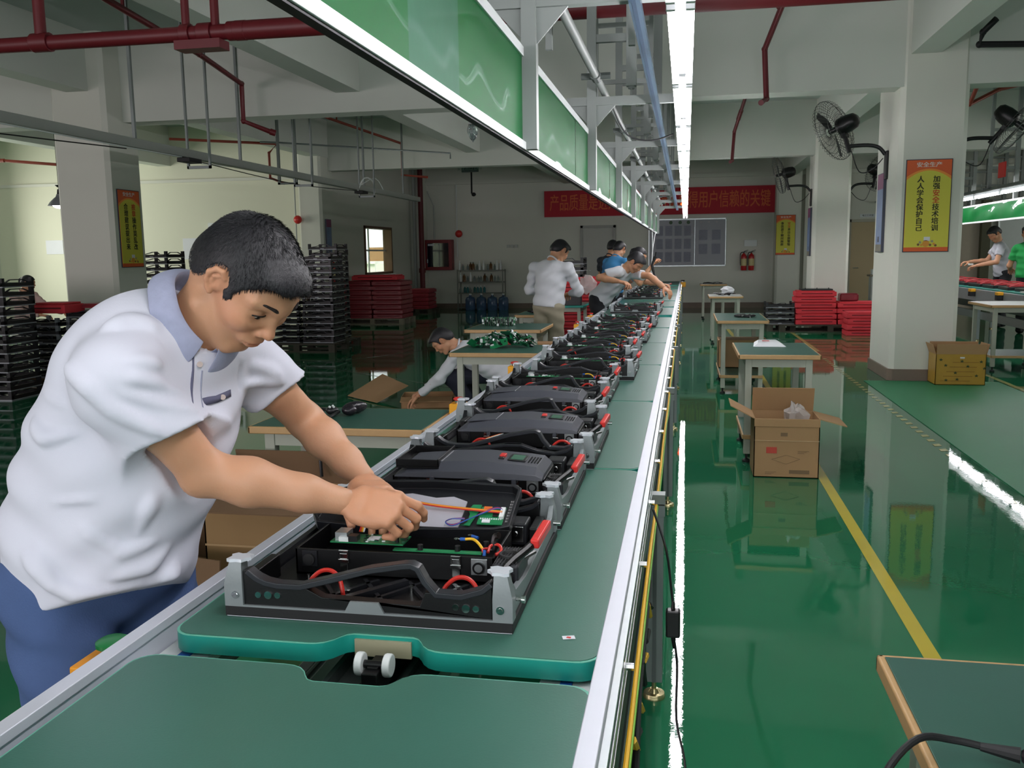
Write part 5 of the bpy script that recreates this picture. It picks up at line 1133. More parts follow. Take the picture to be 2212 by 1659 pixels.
for i in range(4):
    t = thing('water_jug', ['leftmost','second','third','rightmost'][i]+' blue water jug on the floor in front of the shelf rack', 'water jug', (-5.62+.30*i, 23.45, 0), 0, 'water jugs')
    MB().lathe([(0,0),(.12,0),(.135,.02),(.135,.28),(.11,.34),(.035,.37),(.03,.42)], (0,0,0), 20).build('jug', BOTB, t, ang=40); MB().cyl((0,0,.41),(0,0,.44),.035,n=12).build('cap', WHITE, t)
# low white cabinet near the right door
t = thing('white_stand', 'white stand with a wooden top by the beige door', 'stand', (4.2, 21.5, 0)); MB().box(-.14,.14,-.15,.15,0,.86).build('body', GREYW, t, .005); MB().box(-.18,.2,-.19,.19,.86,.90).build('wooden_top', PALW, t, .004); MB().box(-.12,.12,-.1,.1,.90,1.02).build('white_box', WHITE, t, .005)
# far right wall: a doorway edge and a panel board
tag(bx('wall_cupboard', 6.6,7.05,24.0,24.28,0,2.3, mat('pinkish_panel',(190,176,160),.6)), 'pinkish grey cupboard against the wall behind the gray shirt man', 'cupboard'); tag(bx('dark_post', 7.0,7.2,23.8,23.98,0,2.6, mat('olive_post',(92,90,70),.6)), 'dark olive post behind the gray shirt man', 'post')
for i in range(4): struct(bx('trim_%d' % (20+i), 6.75+.38*i,6.83+.38*i,24.1,24.2,2.4,4.2, PAINTG))
for i in range(5): struct(bx('trim_%d' % (30+i), 4.6,9,24.12,24.18,2.6+.33*i,2.64+.33*i, PAINTG))
t = thing('whiteboard', 'white board on the wall behind the green shirt man', 'board', (8.3, 24.2, 1.3)); MB().box(-.8,.8,-.02,.02,0,1.1).build('panel', WHITE, t); b = MB(); b.box(-.83,.83,-.03,.03,1.08,1.13); b.box(-.83,-.79,-.03,.03,0,1.1); b.build('frame', ALU, t)
# ------------------------------------------------------------------ sculpting kit: blended solids meshed as one surface
class Sculpt:
    def __init__(s, lo, hi, h):
        s.h = h; s.ax = [np.arange(lo[i], hi[i]+h, h, dtype=np.float32) for i in range(3)]
        s.F = np.full([len(a) for a in s.ax], 1.0, np.float32)
    def _sub(s, lo, hi, pad):
        sl = []
        for i in range(3):
            a = max(0, int(math.floor((lo[i]-pad-s.ax[i][0])/s.h))); b = min(len(s.ax[i]), int(math.ceil((hi[i]+pad-s.ax[i][0])/s.h))+1)
            if b <= a: return None, None
            sl.append(slice(a, b))
        g = (s.ax[0][sl[0]][:,None,None], s.ax[1][sl[1]][None,:,None], s.ax[2][sl[2]][None,None,:])
        return tuple(sl), g
    def _put(s, sl, d, k, mode):
        G = s.F[sl]
        if mode == 'sub':
            d = -d; 
            if k > 0: hh = np.clip(.5-.5*(G-d)/k, 0, 1); G[...] = G*(1-hh)+d*hh+k*hh*(1-hh)
            else: np.maximum(G, d, out=G)
        else:
            if k > 0: hh = np.clip(.5+.5*(G-d)/k, 0, 1); G[...] = G*(1-hh)+d*hh-k*hh*(1-hh)
            else: np.minimum(G, d, out=G)
    def rc(s, a, b, ra, rb, k=.02, mode='add', flat=None, cut=None):
        # tapered limb; flat=(unit vector, factor<1) squeezes it along that vector; cut=[(point, normal)] trims it
        a = np.array(a, np.float32); b = np.array(b, np.float32); m = max(ra, rb)
        sl, g = s._sub(np.minimum(a,b)-m, np.maximum(a,b)+m, k+4*s.h)
        if sl is None: return s
        ab = b-a; L = max(float(ab@ab), 1e-9)
        q = [g[i]-a[i] for i in range(3)]
        t = np.clip((q[0]*ab[0]+q[1]*ab[1]+q[2]*ab[2])/L, 0, 1)
        v = [q[i]-t*ab[i] for i in range(3)]
        if flat is not None:
            n, f = flat; n = np.array(n, np.float32); n /= np.linalg.norm(n); dn = v[0]*n[0]+v[1]*n[1]+v[2]*n[2]; c = 1/f-1
            v = [v[i]+dn*n[i]*c for i in range(3)]
            d = np.sqrt(v[0]**2+v[1]**2+v[2]**2)-(ra+(rb-ra)*t); d = d*(f+(1-f)*.35)
        else: d = np.sqrt(v[0]**2+v[1]**2+v[2]**2)-(ra+(rb-ra)*t)
        if cut:
            for p, n in cut:
                n = np.array(n, np.float32); n /= np.linalg.norm(n); d = np.maximum(d, (g[0]-p[0])*n[0]+(g[1]-p[1])*n[1]+(g[2]-p[2])*n[2])
        s._put(sl, d, k, mode); return s
    def chain(s, pts, rs, k=.02, mode='add', flat=None):
        for i in range(len(pts)-1): s.rc(pts[i], pts[i+1], rs[i], rs[i+1], k, mode, flat)
        return s
    def el(s, c, rad_, R=None, k=.02, mode='add', cut=None):
        c = np.array(c, np.float32); r = np.array(rad_, np.float32); R = np.eye(3, dtype=np.float32) if R is None else np.array(R, np.float32)  # rows = local axes
        ext = np.sqrt(((R.T*r)**2).sum(1))
        sl, g = s._sub(c-ext, c+ext, k+4*s.h)
        if sl is None: return s
        q = [g[i]-c[i] for i in range(3)]
        l = [(q[0]*R[j][0]+q[1]*R[j][1]+q[2]*R[j][2]) for j in range(3)]
        k0 = np.sqrt((l[0]/r[0])**2+(l[1]/r[1])**2+(l[2]/r[2])**2)+1e-6; k1 = np.sqrt((l[0]/r[0]**2)**2+(l[1]/r[1]**2)**2+(l[2]/r[2]**2)**2)+1e-6
        d = k0*(k0-1)/k1
        if cut:
            for p, n in cut:
                n = np.array(n, np.float32); n /= np.linalg.norm(n); d = np.maximum(d, (g[0]-p[0])*n[0]+(g[1]-p[1])*n[1]+(g[2]-p[2])*n[2])
        s._put(sl, d.astype(np.float32), k, mode); return s
    def half(s, p, n, k=0.):   # keep the side where (x-p).n < 0
        n = np.array(n, np.float32); n /= np.linalg.norm(n)
        d = (s.ax[0][:,None,None]-p[0])*n[0]+(s.ax[1][None,:,None]-p[1])*n[1]+(s.ax[2][None,None,:]-p[2])*n[2]
        if k: hh = np.clip(.5-.5*(s.F-d)/k, 0, 1); s.F = s.F*(1-hh)+d*hh+k*hh*(1-hh)
        else: s.F = np.maximum(s.F, d)
        return s
    def field(s, fn): s.F = s.F+fn(s.ax[0][:,None,None], s.ax[1][None,:,None], s.ax[2][None,None,:]).astype(np.float32); return s
    def surf(s):
        F = s.F; S = F < 0; nx, ny, nz = F.shape
        c = [S[i:nx-1+i, j:ny-1+j, l:nz-1+l] for i in (0,1) for j in (0,1) for l in (0,1)]
        anyv = c[0].copy(); allv = c[0].copy()
        for q in c[1:]: anyv |= q; allv &= q
        m = anyv & ~allv; I = np.argwhere(m); n = len(I)
        idm = np.full(m.shape, -1, np.int32); idm[m] = np.arange(n, dtype=np.int32)
        offs = np.array([(i,j,l) for i in (0,1) for j in (0,1) for l in (0,1)])
        V = np.stack([F[I[:,0]+o[0], I[:,1]+o[1], I[:,2]+o[2]] for o in offs], 1)
        acc = np.zeros((n,3)); cnt = np.zeros(n)
        for a in range(8):
            for b in range(a+1, 8):
                df = offs[b]-offs[a]
                if abs(df).sum() != 1: continue
                fa, fb = V[:,a], V[:,b]; x = (fa < 0) != (fb < 0); t = np.where(x, fa/np.where(x, fa-fb, 1), 0)
                p = offs[a][None,:]+df[None,:]*t[:,None]; acc[x] += p[x]; cnt[x] += 1
        P = (I+acc/cnt[:,None])*s.h+np.array([s.ax[0][0], s.ax[1][0], s.ax[2][0]])
        Q = []
        for ax_ in range(3):
            A = [slice(None)]*3; B = [slice(None)]*3; A[ax_] = slice(0,-1); B[ax_] = slice(1,None)
            s0 = S[tuple(A)]; s1 = S[tuple(B)]; E = np.argwhere(s0 != s1)
            o1, o2 = (ax_+1) % 3, (ax_+2) % 3
            lim = np.array(m.shape); ok = (E[:,o1] >= 1) & (E[:,o2] >= 1) & (E[:,o1] < lim[o1]) & (E[:,o2] < lim[o2]) & (E[:,ax_] < lim[ax_]); E = E[ok]
            def cid(d1, d2):
                T = E.copy(); T[:,o1] -= d1; T[:,o2] -= d2; return idm[T[:,0],T[:,1],T[:,2]]
            q = np.stack([cid(1,1), cid(0,1), cid(0,0), cid(1,0)], 1); fl = ~s0[E[:,0],E[:,1],E[:,2]]
            q[fl] = q[fl][:, ::-1]; Q.append(q)
        Q = np.concatenate(Q); Q = Q[(Q >= 0).all(1)]
        return P, Q
def np_mesh(name, parts, mats, parent=None, col=None):
    # parts: list of (P, Q, material index)
    P = np.concatenate([p for p,_,_ in parts]); off = 0; Qs = []; mi = []
    for p, q, m_ in parts: Qs.append(q+off); off += len(p); mi += [m_]*len(q)
    Q = np.concatenate(Qs)
    me = bpy.data.meshes.new(name); me.vertices.add(len(P)); me.vertices.foreach_set('co', P.astype(np.float32).ravel())
    me.loops.add(len(Q)*4); me.loops.foreach_set('vertex_index', Q.astype(np.int32).ravel())
    me.polygons.add(len(Q)); me.polygons.foreach_set('loop_start', np.arange(0, len(Q)*4, 4, dtype=np.int32))
    me.polygons.foreach_set('use_smooth', np.ones(len(Q), bool))
    for x in mats: me.materials.append(x)
    if len(mats) > 1: me.polygons.foreach_set('material_index', np.array(mi, np.int32))
    me.update(calc_edges=True); me.validate()
    if col is not None:
        a = me.color_attributes.new('tone', 'FLOAT_COLOR', 'POINT'); cc = col(P); a.data.foreach_set('color', cc.astype(np.float32).ravel())
    o = bpy.data.objects.new(name, me); C.objects.link(o)
    if parent: o.parent = parent
    return o
def skin_mat(name, c):
    if name in MC: return MC[name]
    m = mat(name, c, .48, var=.05, vs=14, bump=.06, bs=220, sub=.12); nt = m.node_tree; N = nt.nodes; L = nt.links; b = N['Principled BSDF']
    src = b.inputs['Base Color'].links[0].from_socket
    at = N.new('ShaderNodeAttribute'); at.attribute_name = 'tone'
    mx = N.new('ShaderNodeMix'); mx.data_type = 'RGBA'; mx.blend_type = 'MULTIPLY'; mx.inputs['Factor'].default_value = 1
    L.new(src, mx.inputs['A']); L.new(at.outputs['Color'], mx.inputs['B']); L.new(mx.outputs['Result'], b.inputs['Base Color'])
    return m
def V3(*a): return np.array(a, float)
def nrm(a): a = np.array(a, float); return a/np.linalg.norm(a)
def frame_from(f, u):
    u = nrm(u); f = np.array(f, float); f = nrm(f-u*(f@u)); l = np.cross(u, f); return np.stack([f, l, u])   # rows: forward, left, up
# ---- head in its own frame (x forward, y left, z up, origin between the ears); returns parts in world
def head_skin(o, R, s, h, neck=None, fem=False):
    S_ = Sculpt((-.13,-.11,-.20), (.15,.11,.16), h)
    S_.el((-.010,0,.040), (.088,.077,.084), k=.02)              # skull
    S_.el((-.045,0,.0), (.062,.064,.058), k=.02)
    S_.el((.030,0,.018), (.070,.067,.078), k=.02)                # forehead and face block
    S_.el((.034,0,-.030), (.052,.056,.062), k=.02)
    S_.rc((.0,-.052,-.052), (.066,-.018,-.088), .020, .018, .02); S_.rc((.0,.052,-.052), (.066,.018,-.088), .020, .018, .02)   # jaw
    S_.el((.066,0,-.081), (.020,.022,.016), k=.014)              # chin
    for y in (-1,1):
        S_.el((.058,y*.042,-.008), (.030,.024,.024), k=.02)      # cheek
        S_.rc((.086,y*.012,.040), (.070,y*.052,.040), .010, .009, .014)   # brow
    S_.el((.086,0,.034), (.016,.020,.018), k=.014)
    for y in (-1,1): S_.el((.100,y*.034,.017), (.022,.019,.0135), k=.014, mode='sub')
    for y in (-1,1): S_.el((.0735,y*.034,.0175), (.0135,.0165,.0125), k=.003)   # closed-ish eyeball with lid
    S_.rc((.090,0,.024), (.104,0,-.010), .0070, .0095, .009)     # nose
    S_.el((.106,0,-.015), (.0115,.0110,.0095), k=.006)
    for y in (-1,1): S_.el((.096,y*.0125,-.019), (.0105,.0065,.0070), k=.005); S_.el((.101,y*.0065,-.0265), (.005,.0028,.0035), k=.002, mode='sub')
    S_.el((.084,0,-.043), (.016,.030,.020), k=.012)              # mouth block
    S_.el((.0965,0,-.0445), (.0070,.021,.0046), k=.004); S_.el((.0950,0,-.0540), (.0075,.019,.0056), k=.004)
    S_.rc((.1035,-.002,-.0488), (.089,-.024,-.0500), .0015, .0011, .002, mode='sub'); S_.rc((.1035,.002,-.0488), (.089,.024,-.0500), .0015, .0011, .002, mode='sub')
    S_.rc((.094,0,-.0655), (.090,0,-.0655), .005, .005, .008, mode='sub')
    for y in (-1,1):                                              # ears
        q = lambda x, z, o_=.084: (.006+(x+.006)*.78, y*(.074+(o_-.074)*.85), .018+(z-.010)*.78)
        S_.el(q(-.006,.012,.077), (.016,.006,.024), np.stack([nrm((1,y*-.35,-.12)), nrm((y*.35,1,0)), nrm((.12,0,1))]), k=.006)
        S_.chain([q(.006,.030,.079),q(-.004,.042,.085),q(-.018,.036,.090),q(-.026,.018,.092),q(-.022,-.002,.089),q(-.012,-.016,.084),q(-.004,-.021,.080)], [.0042,.0046,.0050,.0050,.0046,.0046,.0058], .003)
        S_.chain([q(-.003,.030,.083),q(-.012,.018,.086),q(-.012,.004,.084),q(-.003,-.006,.080)], [.003,.0035,.0035,.0035], .003)
        S_.el(q(-.002,.007,.090), (.0070,.0070,.0095), k=.004, mode='sub')
    if neck is not None:
        nb = (np.array(neck)-o)@R.T/s
        S_.rc((-.022,0,-.04), tuple(nb), .054, .060, .03, flat=((0,1,0), .95))
    P, Q = S_.surf()
    return P@R*s+o, Q, P
def face_tone(P):     # colour of lips, brows, nostril rims: own colour of the skin, in head space
    c = np.ones((len(P),4))
    def sp(p, r, col, pw=2.):
        d = np.sqrt((((P-np.array(p))/np.array(r))**2).sum(1)); w_ = np.clip(1.25-d, 0, 1)**.8
        for i in range(3): c[:,i] = c[:,i]*(1-w_)+c[:,i]*col[i]*w_
    sp((.0985,0,-.0492), (.014,.023,.0090), (.86,.58,.58))
    for y in (-1,1):
        sp((.05,y*.084,.01), (.09,.025,.05), (1.04,.92,.90)); sp((.066,y*.040,-.012), (.05,.03,.03), (1.02,.94,.93))
    sp((.106,0,-.014), (.02,.02,.02), (1.02,.92,.9)); sp((.08,0,-.08), (.04,.05,.03), (.95,.95,.95))
    return c
def head_bits(o, R, s, parent, eyes=True):
    tr = lambda p: tuple(np.array(p)@R*s+o)
    for y in (-1, 1):
        if eyes:
            E_ = MB().ball((0,0,0), (.0125*s,.0150*s,.0060*s), 14)
            A = Matrix([list(R[0]), list(R[1]), list(R[2])]).transposed()
            b = MB().ball(tr((.0757,y*.034,.0145)), (.0115*s,.0140*s,.0050*s), 14, R=A); b.build('eye', mat('eye_white',(206,200,192),.2,var=0), parent)
            MB().ball(tr((.0822,y*.034,.0130)), (.0066*s,.0070*s,.0050*s), 12, R=A).build('iris', mat('iris_dark',(26,18,14),.12,var=0), parent)
            MB().tube([tr((.086,y*.019,.0175)),tr((.090,y*.028,.0215)),tr((.090,y*.038,.0215)),tr((.082,y*.050,.0170))], .0014*s, 6, sm=3).build('eyelash', mat('lash',(20,14,12),.6,var=0), parent)
        bp = [(.0970,y*.014,.0400),(.0955,y*.026,.0445),(.0875,y*.040,.0465),(.0735,y*.0525,.0425)]
        vs = []; b = MB()
        for i in range(len(bp)-1):
            p, q = bp[i], bp[i+1]; b.tube([tr(p), tr(q)], [.0042*s*(1-.22*i), .0042*s*(1-.22*(i+1))], 8)
        b.build('eyebrow', mat('brow_hair',(34,26,24),.8,var=.1), parent)
def poly_sdf(px, py, poly):
    d = np.full(np.broadcast(px, py).shape, 1e9); sgn = np.ones(d.shape); n = len(poly)
    for i in range(n):
        ax_, ay = poly[i]; bx_, by = poly[i-1]; ex, ey = bx_-ax_, by-ay; wx, wy = px-ax_, py-ay
        t = np.clip((wx*ex+wy*ey)/(ex*ex+ey*ey), 0, 1); d = np.minimum(d, (wx-ex*t)**2+(wy-ey*t)**2)
        c1 = py >= ay; c2 = py < by; c3 = ex*wy > ey*wx
        sgn = np.where((c1 & c2 & c3) | (~c1 & ~c2 & ~c3), -sgn, sgn)
    return sgn*np.sqrt(d)
SHORT = [(.100,.150),(.108,.10),(.098,.082),(.074,.078),(.060,.060),(.048,.046),(.044,.036),(.040,.008),(.028,.002),(.024,.036),(.010,.050),(-.010,.048),(-.022,.026),(-.030,-.006),(-.050,-.034),(-.13,-.064),(-.15,.16)]
LONG = [(.110,.150),(.112,.09),(.094,.072),(.070,.070),(.050,.040),(.030,-.03),(.0,-.05),(-.03,-.06),(-.06,-.075),(-.14,-.09),(-.15,.16)]
def hair_mesh(o, R, s, h, parent, m, style=SHORT, puff=.0, seed=0, strands=0, pony=False):
    S_ = Sculpt((-.14,-.12,-.14), (.15,.12,.175), h)
    S_.el((-.010,0,.041), (.093+puff,.082+puff,.088+puff), k=.02); S_.el((-.047,0,.0), (.065+puff,.067+puff,.060+puff), k=.02); S_.el((.030,0,.020), (.073+puff,.070+puff,.081+puff), k=.02)
    if style is SHORT: S_.el((.058,0,.084), (.046+puff,.054,.026+puff), k=.03)
    if pony: S_.chain([(-.10,0,.06),(-.135,0,.03),(-.125,0,-.05)], [.03,.028,.014], .02)
    X, Y, Z = S_.ax[0][:,None,None], S_.ax[1][None,:,None], S_.ax[2][None,None,:]
    # side view outline; across the forehead the line rises towards the temples
    Zs = Z+0*X; Xs = X+0*Z
    d2 = poly_sdf(Xs[:,0,:], Zs[:,0,:], style)[:,None,:]
    noise = .0022*np.sin(X*310+Y*170+seed)*np.sin(Z*260+Y*120)
    S_.F = np.maximum(S_.F, (d2*.9+0*Y+noise).astype(np.float32))
    # hollow it so that it sits on the scalp
    P, Q = S_.surf(); W_ = P@R*s+o
    ob = np_mesh('hair', [(W_, Q, 0)], [m], parent)
    if strands:
        rnd = np.random.RandomState(seed+1)
        v = Q[:,0]; pick = rnd.choice(len(v), strands); A = P[v[pick]]
        c0 = np.array((-.005,0,.03)); N_ = A-c0; N_ /= np.linalg.norm(N_,axis=1)[:,None]
        crown = np.array((-.075,0,.125)); Fd = A-crown; Fd -= N_*(Fd*N_).sum(1)[:,None]; Fd /= np.linalg.norm(Fd,axis=1)[:,None]+1e-6
        top = np.clip((A[:,2]-.02)/.10,0,1); L_ = .005+.008*top*rnd.uniform(.5,1,len(A))
        D = N_*(.12+.22*top[:,None])+Fd+rnd.normal(0,.10,A.shape); D /= np.linalg.norm(D,axis=1)[:,None]
        sd = np.cross(D, N_); sd /= np.linalg.norm(sd,axis=1)[:,None]+1e-6; w2 = .0005
        p0 = A-N_*.001-sd*w2; p1 = A-N_*.001+sd*w2; p2 = A+D*L_[:,None]*.6+sd*w2*.6; p3 = A+D*L_[:,None]+N_*-.0005
        B = np.stack([p0,p1,p2,p3],1).reshape(-1,3); QQ = np.arange(len(A)*4).reshape(-1,4)
        st = np_mesh('hair_strands', [(B@R*s+o, QQ, 0)], [m], parent); st['kind'] = 'stuff'
    return ob
# ---- hand: frame rows = (towards fingers, towards thumb side, back of hand)
def hand_skin(wr, R, s, h, curl=(.35,.4,.5,.6), spread=.06, thumb=.3, mirror=1):
    S_ = Sculpt((-.05,-.08,-.12), (.20,.10,.05), h); my = 1
    S_.rc((-.03,0,0), (.012,0,0), .026, .025, .02, flat=((0,0,1), .72))
    S_.el((.046,.0,-.001), (.050,.041,.0150), k=.016); S_.rc((.02,.026,-.006), (.055,.030,-.006), .014, .012, .014)
    S_.rc((.02,-.024,-.006), (.06,-.030,-.006), .013, .011, .014)
    base = [(.090,.030),(.095,.010),(.092,-.011),(.082,-.030)]; ln = [(.041,.025,.021),(.045,.028,.022),(.041,.026,.021),(.032,.020,.019)]
    for i in range(4):
        a = curl[i]; yaw_ = spread*(1.5-i); p = np.array((base[i][0], base[i][1], 0.)); r_ = (.0100,.0102,.0098,.0088)[i]; ang = 0
        S_.rc((.045, base[i][1]*.75, .004), tuple(p+np.array((0,0,.002))), .010, .0108, .010)
        for j in range(3):
            ang += a*(1.0,1.25,.8)[j]; d = np.array((cos(ang)*cos(yaw_), cos(ang)*sin(yaw_), -sin(ang))); q = p+d*ln[i][j]
            S_.rc(p, q, r_, r_*.90, .004); p = q; r_ *= .90
    p = np.array((.022,.032,-.010)); ang = .75
    for j, (L_, r_) in enumerate(((.042,.0145),(.033,.0118),(.027,.0105))):
        d = np.array((cos(ang), sin(ang)*(.8 if j == 0 else .55), -.35-thumb*j*.5)); d /= np.linalg.norm(d); q = p+d*L_; S_.rc(p, q, r_, r_*.88, .006 if j else .012); p = q; ang -= .38
    P, Q = S_.surf()
    R = np.array(R)
    if np.linalg.det(R) < 0: Q = Q[:, ::-1]
    return P@R*s+np.array(wr), Q
# ------------------------------------------------------------------ the man leaning over the first cabinet
SK1 = skin_mat('skin_warm', (196,146,114)); HAIR = mat('black_hair', (30,29,33), .5, var=.2, vs=60, bump=.15, bs=260)
def fabric(name, c, rough=.85, bs=500, var=.03, bump=.05, big=.0):
    m = mat(name, c, rough, var=var, vs=5, bump=bump, bs=bs)
    return m
SHIRT = fabric('white_cotton', (220,220,234)); COLLAR = mat('grey_check_cotton', (160,164,190), .85, var=.12, vs=60, bump=.08, bs=300); DENIM = mat('blue_denim', (72,94,140), .85, var=.22, vs=7, bump=.15, bs=260)
man = thing('person', 'man in a white short sleeved polo and jeans leaning over the nearest cabinet', 'person', (0,0,0))
RS, LS = V3(-.985,1.44,1.240), V3(-.925,1.765,1.240); RE, LE = V3(-.90,1.545,1.045), V3(-.865,1.94,1.075); RW, LW = V3(-.660,1.640,.972), V3(-.700,1.865,.962)
HO = V3(-.826,1.592,1.404); _y, _p = rad(-15), rad(51); HF = V3(cos(_y)*cos(_p), sin(_y)*cos(_p), -sin(_p)); HL = V3(-sin(_y), cos(_y), 0); HU = np.cross(HF, HL); HR = np.stack([HF,HL,HU]); HS = 1.06
NB = V3(-.945,1.60,1.315); PEL = V3(-1.20,1.63,.80)
F2, L2 = nrm((.90,-.43,0)), nrm((.43,.90,0))
tr_u = nrm(NB-PEL); tr_f = nrm(F2-tr_u*(F2@tr_u)); tr_l = np.cross(tr_u, tr_f); TR = np.stack([tr_f, tr_l, tr_u])
def at(t, f=0, l=0): return PEL+(NB-PEL)*t+tr_f*f+tr_l*l
# body under the clothes, arms
S_ = Sculpt((-1.55,1.15,-.02), (-.55,2.1,1.42), .0075)
S_.el(at(.62), (.115,.150,.20), TR, .05); S_.el(at(.28), (.115,.140,.20), TR, .05); S_.el(PEL, (.09,.12,.09), TR, .03); S_.rc(at(.85), NB, .09, .06, .05)
S_.rc(at(.88), RS, .055, .055, .04); S_.rc(at(.88), LS, .055, .055, .04)
HPR, HPL = V3(-1.26,1.56,.78), V3(-1.17,1.73,.78); KR, KL = V3(-1.20,1.53,.44), V3(-1.12,1.72,.44); AR, AL = V3(-1.30,1.52,.08), V3(-1.25,1.74,.08)
for a, b_, c_ in ((HPR,KR,AR),(HPL,KL,AL)): S_.rc(a, b_, .075, .055, .02); S_.rc(b_, c_, .052, .036, .02); S_.rc(c_, c_+V3(.14,-.02,-.04), .034, .028, .02)
def arm(S_, A, E, W, u1=.050, u2=.040, f1=.041, f2=.024, infl=0., k=.02):
    m_ = A+(E-A)*.45; S_.rc(A, m_, u1+infl, u1*.96+infl, k); S_.rc(m_, E, u1*.96+infl, u2+infl, k)
    q = E+(W-E)*.32; S_.rc(E, q, u2+infl, f1+infl, k); S_.rc(q, E+(W-E)*.72, f1+infl, (f1+f2)*.48+infl, k); S_.rc(E+(W-E)*.72, W, (f1+f2)*.48+infl, f2+infl, k)
arm(S_, RS, RE, RW, .050, .042, .046, .027); arm(S_, LS, LE, LW, .048, .040, .043, .026)
S_.rc(RE+V3(-.01,-.012,-.012), RE+V3(-.008,-.010,-.014), .024, .024, .02)
parts = [S_.surf()+(0,)]
P, Q, PL = head_skin(HO, HR, HS, .0026, NB+V3(-.01,0,-.02))
tone = face_tone(PL)
RHf = nrm((.93,.20,-.28)); RHb = nrm((-.05,-.55,.83))
def hframe(f, b_, thumb_sign): # thumb side = thumb_sign * (b x f)
    f = nrm(f); b_ = nrm(np.array(b_)-f*(np.array(b_)@f)); t = np.cross(b_, f)*thumb_sign; return np.stack([f, t, b_])
p2 = hand_skin(RW+RHf*.012, hframe((.93,.10,-.16), (.15,-.62,.76), 1), 1.04, .0024, (.50,.75,.85,.9), .05, .5)
p3 = hand_skin(LW+nrm((.6,-.5,-.3))*.01, hframe((.62,-.72,-.20), (.2,.0,.98), -1), 1.02, .003, (.4,.45,.5,.6), .05, .3)
body = np_mesh('body', [(parts[0][0],parts[0][1],0),(P,Q,0),(p2[0],p2[1],0),(p3[0],p3[1],0)], [SK1], man,
        col=lambda A: np.concatenate([np.ones((len(parts[0][0]),4)), tone, np.tile((1.0,.93,.90,1),(len(p2[0]),1)), np.tile((1.0,.93,.90,1),(len(p3[0]),1))]))
head_bits(HO, HR, HS, man)
hair_mesh(HO, HR, HS, .003, man, HAIR, SHORT, .0, 3, 15000)
# shirt
S_ = Sculpt((-1.62,1.12,.60), (-.60,2.1,1.50), .0062)
S_.el(at(.70,-.012), (.135,.172,.185), TR, .05); S_.el(at(.38,.0), (.150,.172,.22), TR, .06); S_.el(at(.06,-.005), (.165,.185,.16), TR, .06)
S_.el(at(.86,-.035), (.105,.165,.12), TR, .05); S_.el(at(.12,-.05), (.14,.18,.16), TR, .06); S_.el(at(.66,-.065,-.03), (.115,.165,.22), TR, .06); S_.el(at(.36,-.075,-.03), (.125,.165,.24), TR, .06)
S_.rc(at(.93,-.03), RS+V3(-.005,0,.002), .080, .066, .05); S_.rc(at(.93,-.01), LS+V3(0,0,.002), .074, .060, .05)
cuR = RS+(RE-RS)*.60; dR = nrm(RE-RS); cuL = LS+(LE-LS)*.52; dL = nrm(LE-LS)
S_.rc(RS+V3(-.01,0,-.015), cuR+dR*.12, .080, .094, .05, cut=[(cuR, (.45,.05,-.89))]); S_.rc(LS, cuL+dL*.10, .066, .080, .03, cut=[(cuL, (.40,.30,-.85))])
folds = []
def fold(pts, r_=.007, k=.012, mode='add', r2=None):
    P_ = [Vector(p) for p in pts]
    for i in range(len(P_)-1):
        n_ = 4
        for j in range(n_):
            a = P_[i].lerp(P_[i+1], j/n_); b_ = P_[i].lerp(P_[i+1], (j+1)/n_); S_.rc(tuple(a), tuple(b_), r_, r_, k, mode)
FO = [
 (0.01, [(-1.04, 1.371, 1.268), (-0.995, 1.355, 1.234), (-0.965, 1.37, 1.2), (-0.937, 1.391, 1.177), (-0.905, 1.415, 1.149)]),
 (0.003, [(-1.175, 1.474, 1.206), (-1.117, 1.446, 1.191)]),
 (0.005, [(-1.192, 1.463, 1.154), (-1.158, 1.449, 1.126), (-1.093, 1.45, 1.136)]),
 (0.004, [(-1.009, 1.445, 1.332), (-0.98, 1.462, 1.336)]),
 (0.004, [(-1.003, 1.47, 1.344), (-0.947, 1.483, 1.331)]),
 (0.003, [(-0.931, 1.395, 1.278), (-0.913, 1.441, 1.264)]),
 (0.005, [(-0.933, 1.381, 1.249), (-0.91, 1.427, 1.233), (-0.893, 1.476, 1.208)]),
 (0.005, [(-0.944, 1.375, 1.222), (-0.909, 1.42, 1.201), (-0.875, 1.482, 1.179)]),
 (0.006, [(-1.219, 1.446, 0.898), (-1.177, 1.449, 0.842), (-1.117, 1.471, 0.812)]),
 (0.004, [(-1.203, 1.453, 0.915), (-1.168, 1.451, 0.844), (-1.104, 1.481, 0.813), (-1.053, 1.538, 0.816)]),
 (0.005, [(-1.074, 1.499, 0.843), (-1.031, 1.541, 0.852), (-1.005, 1.576, 0.884)]),
 (0.003, [(-1.155, 1.454, 1.002), (-1.079, 1.456, 1.009)]),
 (0.003, [(-1.104, 1.458, 0.954), (-1.057, 1.495, 0.899), (-1.013, 1.535, 0.906)]),
 (0.003, [(-0.986, 1.503, 1.0), (-1.025, 1.511, 0.932)]),
 (0.004, [(-1.021, 1.584, 0.813), (-1.011, 1.596, 0.833)]),
 (0.003, [(-0.869, 1.692, 1.234), (-0.856, 1.746, 1.217), (-0.848, 1.773, 1.199)]),
 (0.004, [(-0.878, 1.666, 1.199), (-0.867, 1.745, 1.193), (-0.846, 1.789, 1.184)]),
]
for r_f, pts_f in FO:
    n_f = len(pts_f)-1
    for i in range(n_f):
        for j in range(4):
            t0, t1 = (i+j/4)/n_f, (i+(j+1)/4)/n_f; a = V3(*pts_f[i])*(1-j/4)+V3(*pts_f[i+1])*(j/4); b_ = V3(*pts_f[i])*(1-(j+1)/4)+V3(*pts_f[i+1])*((j+1)/4)
            S_.rc(a, b_, r_f*sin(pi*t0)+.0005, r_f*sin(pi*t1)+.0005, .02)
